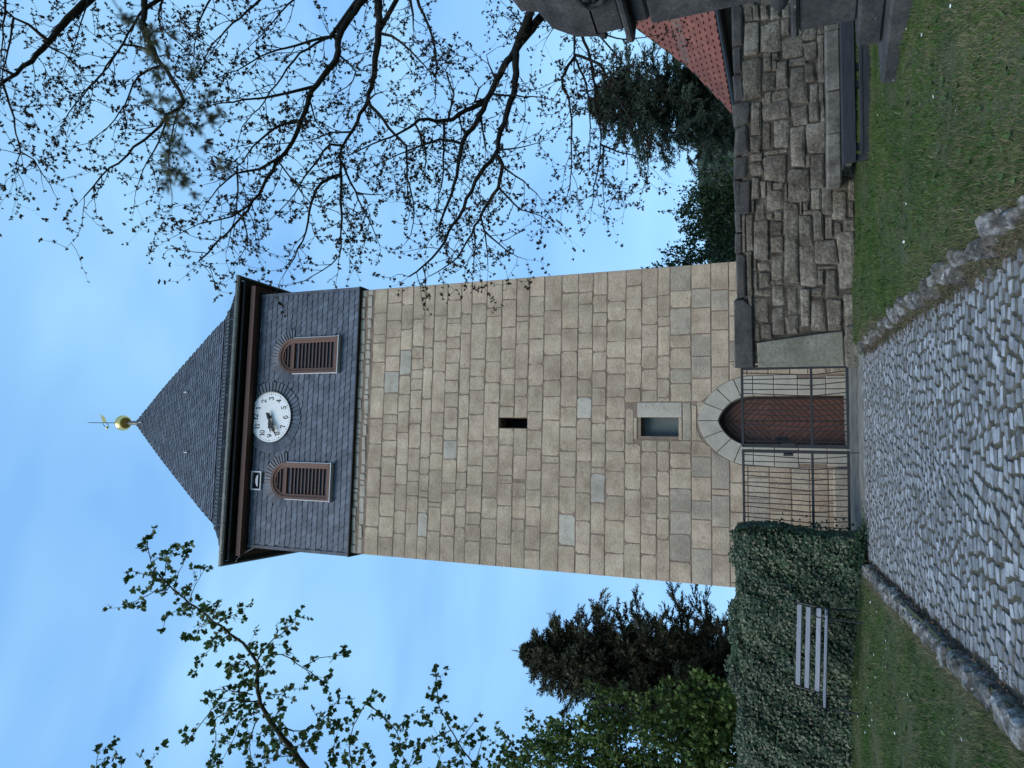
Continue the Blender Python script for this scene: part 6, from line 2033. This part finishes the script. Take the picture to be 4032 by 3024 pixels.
# --- broadleaf masses
def bushy(name, label, base, blobs, mat, n, leaf, stems=6, tpl='kite', shoots=0, cat='tree'):
    t = empty(name, base, 0, label, cat)
    B_ = Branches()
    P_ = []
    b0 = Vector(base)
    tot_ = sum(r_ ** 2 for *_, r_ in blobs)
    Dl = []
    for (x, y_, z, r_) in blobs:
        c_ = Vector((x, y_, z))
        B_.add(smooth([b0 + rv() * .08, b0.lerp(c_, .5) + rv() * .2, c_ + rv() * r_ * .4], .25), [.045 * (1 - .7 * i / 20) for i in range(len(smooth([b0, b0.lerp(c_, .5), c_], .25)) + 40)][:len(smooth([b0, b0.lerp(c_, .5), c_], .25))] if False else .011, 5)
        m_ = int(n * r_ ** 2 / tot_)
        # twig clumps through the blob, denser towards its skin
        nc = max(6, m_ // 16)
        for _ in range(nc):
            d_ = rv()
            rr_ = r_ * (rt.random() ** .45)
            cl = c_ + Vector((d_.x * rr_, d_.y * rr_, d_.z * rr_ * .9))
            if rt.random() < .3:
                B_.add([c_.lerp(cl, .35), cl], [.008, .004], 3)
            ax = (d_ + rv() * .8 + Vector((0, 0, .4))).normalized()
            for _2 in range(16):
                P_.append(cl + ax * rt.uniform(-.16, .16) * (leaf / .07) + rv() * leaf * .9)
                Dl.append(ax + rv() * .9)
        for _ in range(int(shoots * r_)):
            d_ = Vector((rt.uniform(-.7, .7), rt.uniform(-.4, .4), 1)).normalized()
            s_ = c_ + Vector((d_.x, d_.y, .7)) * r_ * .8
            ln = rt.uniform(.3, .8)
            e_ = s_ + (d_ + rv() * .2) * ln
            B_.add([s_, e_], [.010, .004], 3)
            for u in range(int(ln / .022)):
                P_.append(s_.lerp(e_, rt.random()) + rv() * .05)
                Dl.append(d_ * .5 + rv())
    B_.build('trunk', M['bark'], t)
    P2 = np.array([tuple(p) for p in P_])
    V_, F_ = leaves(P2, np.array([tuple(p) for p in Dl]), rand_dirs(len(P2)), nr.uniform(.6, 1.3, len(P2)) * leaf, 1.1, tpl)
    link('crown', np_mesh('crown', V_ - np.array(base), F_, M[mat]), t)
    return t


bushy('hedge_tree', 'dark green bushy tree behind the wall, right against the tower', (5.1, 23.5, .7), [(4.2, 23.4, 3.2, 1.1), (4.5, 23.4, 4.2, .9), (3.8, 23.4, 5.0, .75), (3.5, 23.6, 5.9, .45), (5.2, 23.5, 4.4, .8), (5.9, 23.6, 3.6, .9), (6.1, 23.6, 4.5, .5), (5.3, 23.4, 3.0, 1.0), (6.7, 23.8, 2.9, .6), (5.6, 23.5, 5.0, .35)], 'bush', 13000, .10, tpl='kite', shoots=5)
bushy('garden_shrub', 'bright green shrub top between the bushy tree and the conifers', (7.4, 26, .7), [(7.3, 26, 3.2, .7), (7.9, 26, 2.9, .6), (6.8, 26, 2.8, .6)], 'shrub', 2500, .09, shoots=4, cat='shrub')
bushy('leafy_shrub', 'fresh green leafy shrub in front of the spruce at the left edge', (-8.2, 15.6, .7), [(-6.9, 15.4, 3.1, .7), (-7.5, 15.5, 3.6, .8), (-8.2, 15.6, 4.2, 1.0), (-7.3, 15.6, 4.6, .55), (-8.7, 15.7, 5.4, 1.0), (-7.9, 15.6, 5.9, .6), (-8.9, 15.8, 6.7, .9), (-8.3, 15.7, 7.2, .5), (-9.4, 15.8, 4.4, 1.1), (-9.6, 15.8, 3.0, 1.0), (-7.0, 15.5, 5.5, .28), (-9.0, 15.7, 7.9, .5), (-9.8, 15.8, 6.0, 1.0), (-9.3, 15.6, 5.2, .8), (-6.6, 15.4, 3.7, .4), (-8.0, 15.4, 3.2, .8)], 'shrub', 19000, .09, tpl='lobed', shoots=12, cat='shrub')

# --- wooded hill far behind
hv, hf_ = [], []
nx_, ny_ = 70, 14
for j in range(ny_):
    for i in range(nx_):
        x = -700 + 1600 * i / (nx_ - 1)
        y_ = 330 + 420 * j / (ny_ - 1)
        e_ = math.exp(-((x - 170) / 260) ** 2)
        z = -5 + 66 * e_ * math.sin(math.pi * min(1, (j + .3) / ny_ * 1.1)) + 3 * math.sin(i * 1.3) * math.sin(j * 2.1)
        hv.append((x, y_, z))
hf_ = [(j * nx_ + i, j * nx_ + i + 1, (j + 1) * nx_ + i + 1, (j + 1) * nx_ + i) for j in range(ny_ - 1) for i in range(nx_ - 1)]
hill = tag(link('hill', np_mesh('hill', hv, hf_, M['hill'], True)), kind='structure')
k = 26000
hx, hy = nr.uniform(-40, 330, k), nr.uniform(335, 560, k)
ee = np.exp(-((hx - 170) / 260) ** 2)
jj = (hy - 330) / 420 * (ny_ - 1)
hz = -5 + 66 * ee * np.sin(np.pi * np.minimum(1, (jj + .3) / ny_ * 1.1))
V, F = leaves(np.column_stack([hx, hy, hz + nr.uniform(-2, 4, k)]), np.column_stack([nr.normal(0, .5, k), nr.normal(0, .5, k), np.ones(k)]), rand_dirs(k), nr.uniform(3, 7, k), .8, 'kite')
tag(link('forest', np_mesh('forest', V, F, M['hill'])), 'distant dark wooded hillside seen between conifers and bushy tree', 'forest', kind='stuff')
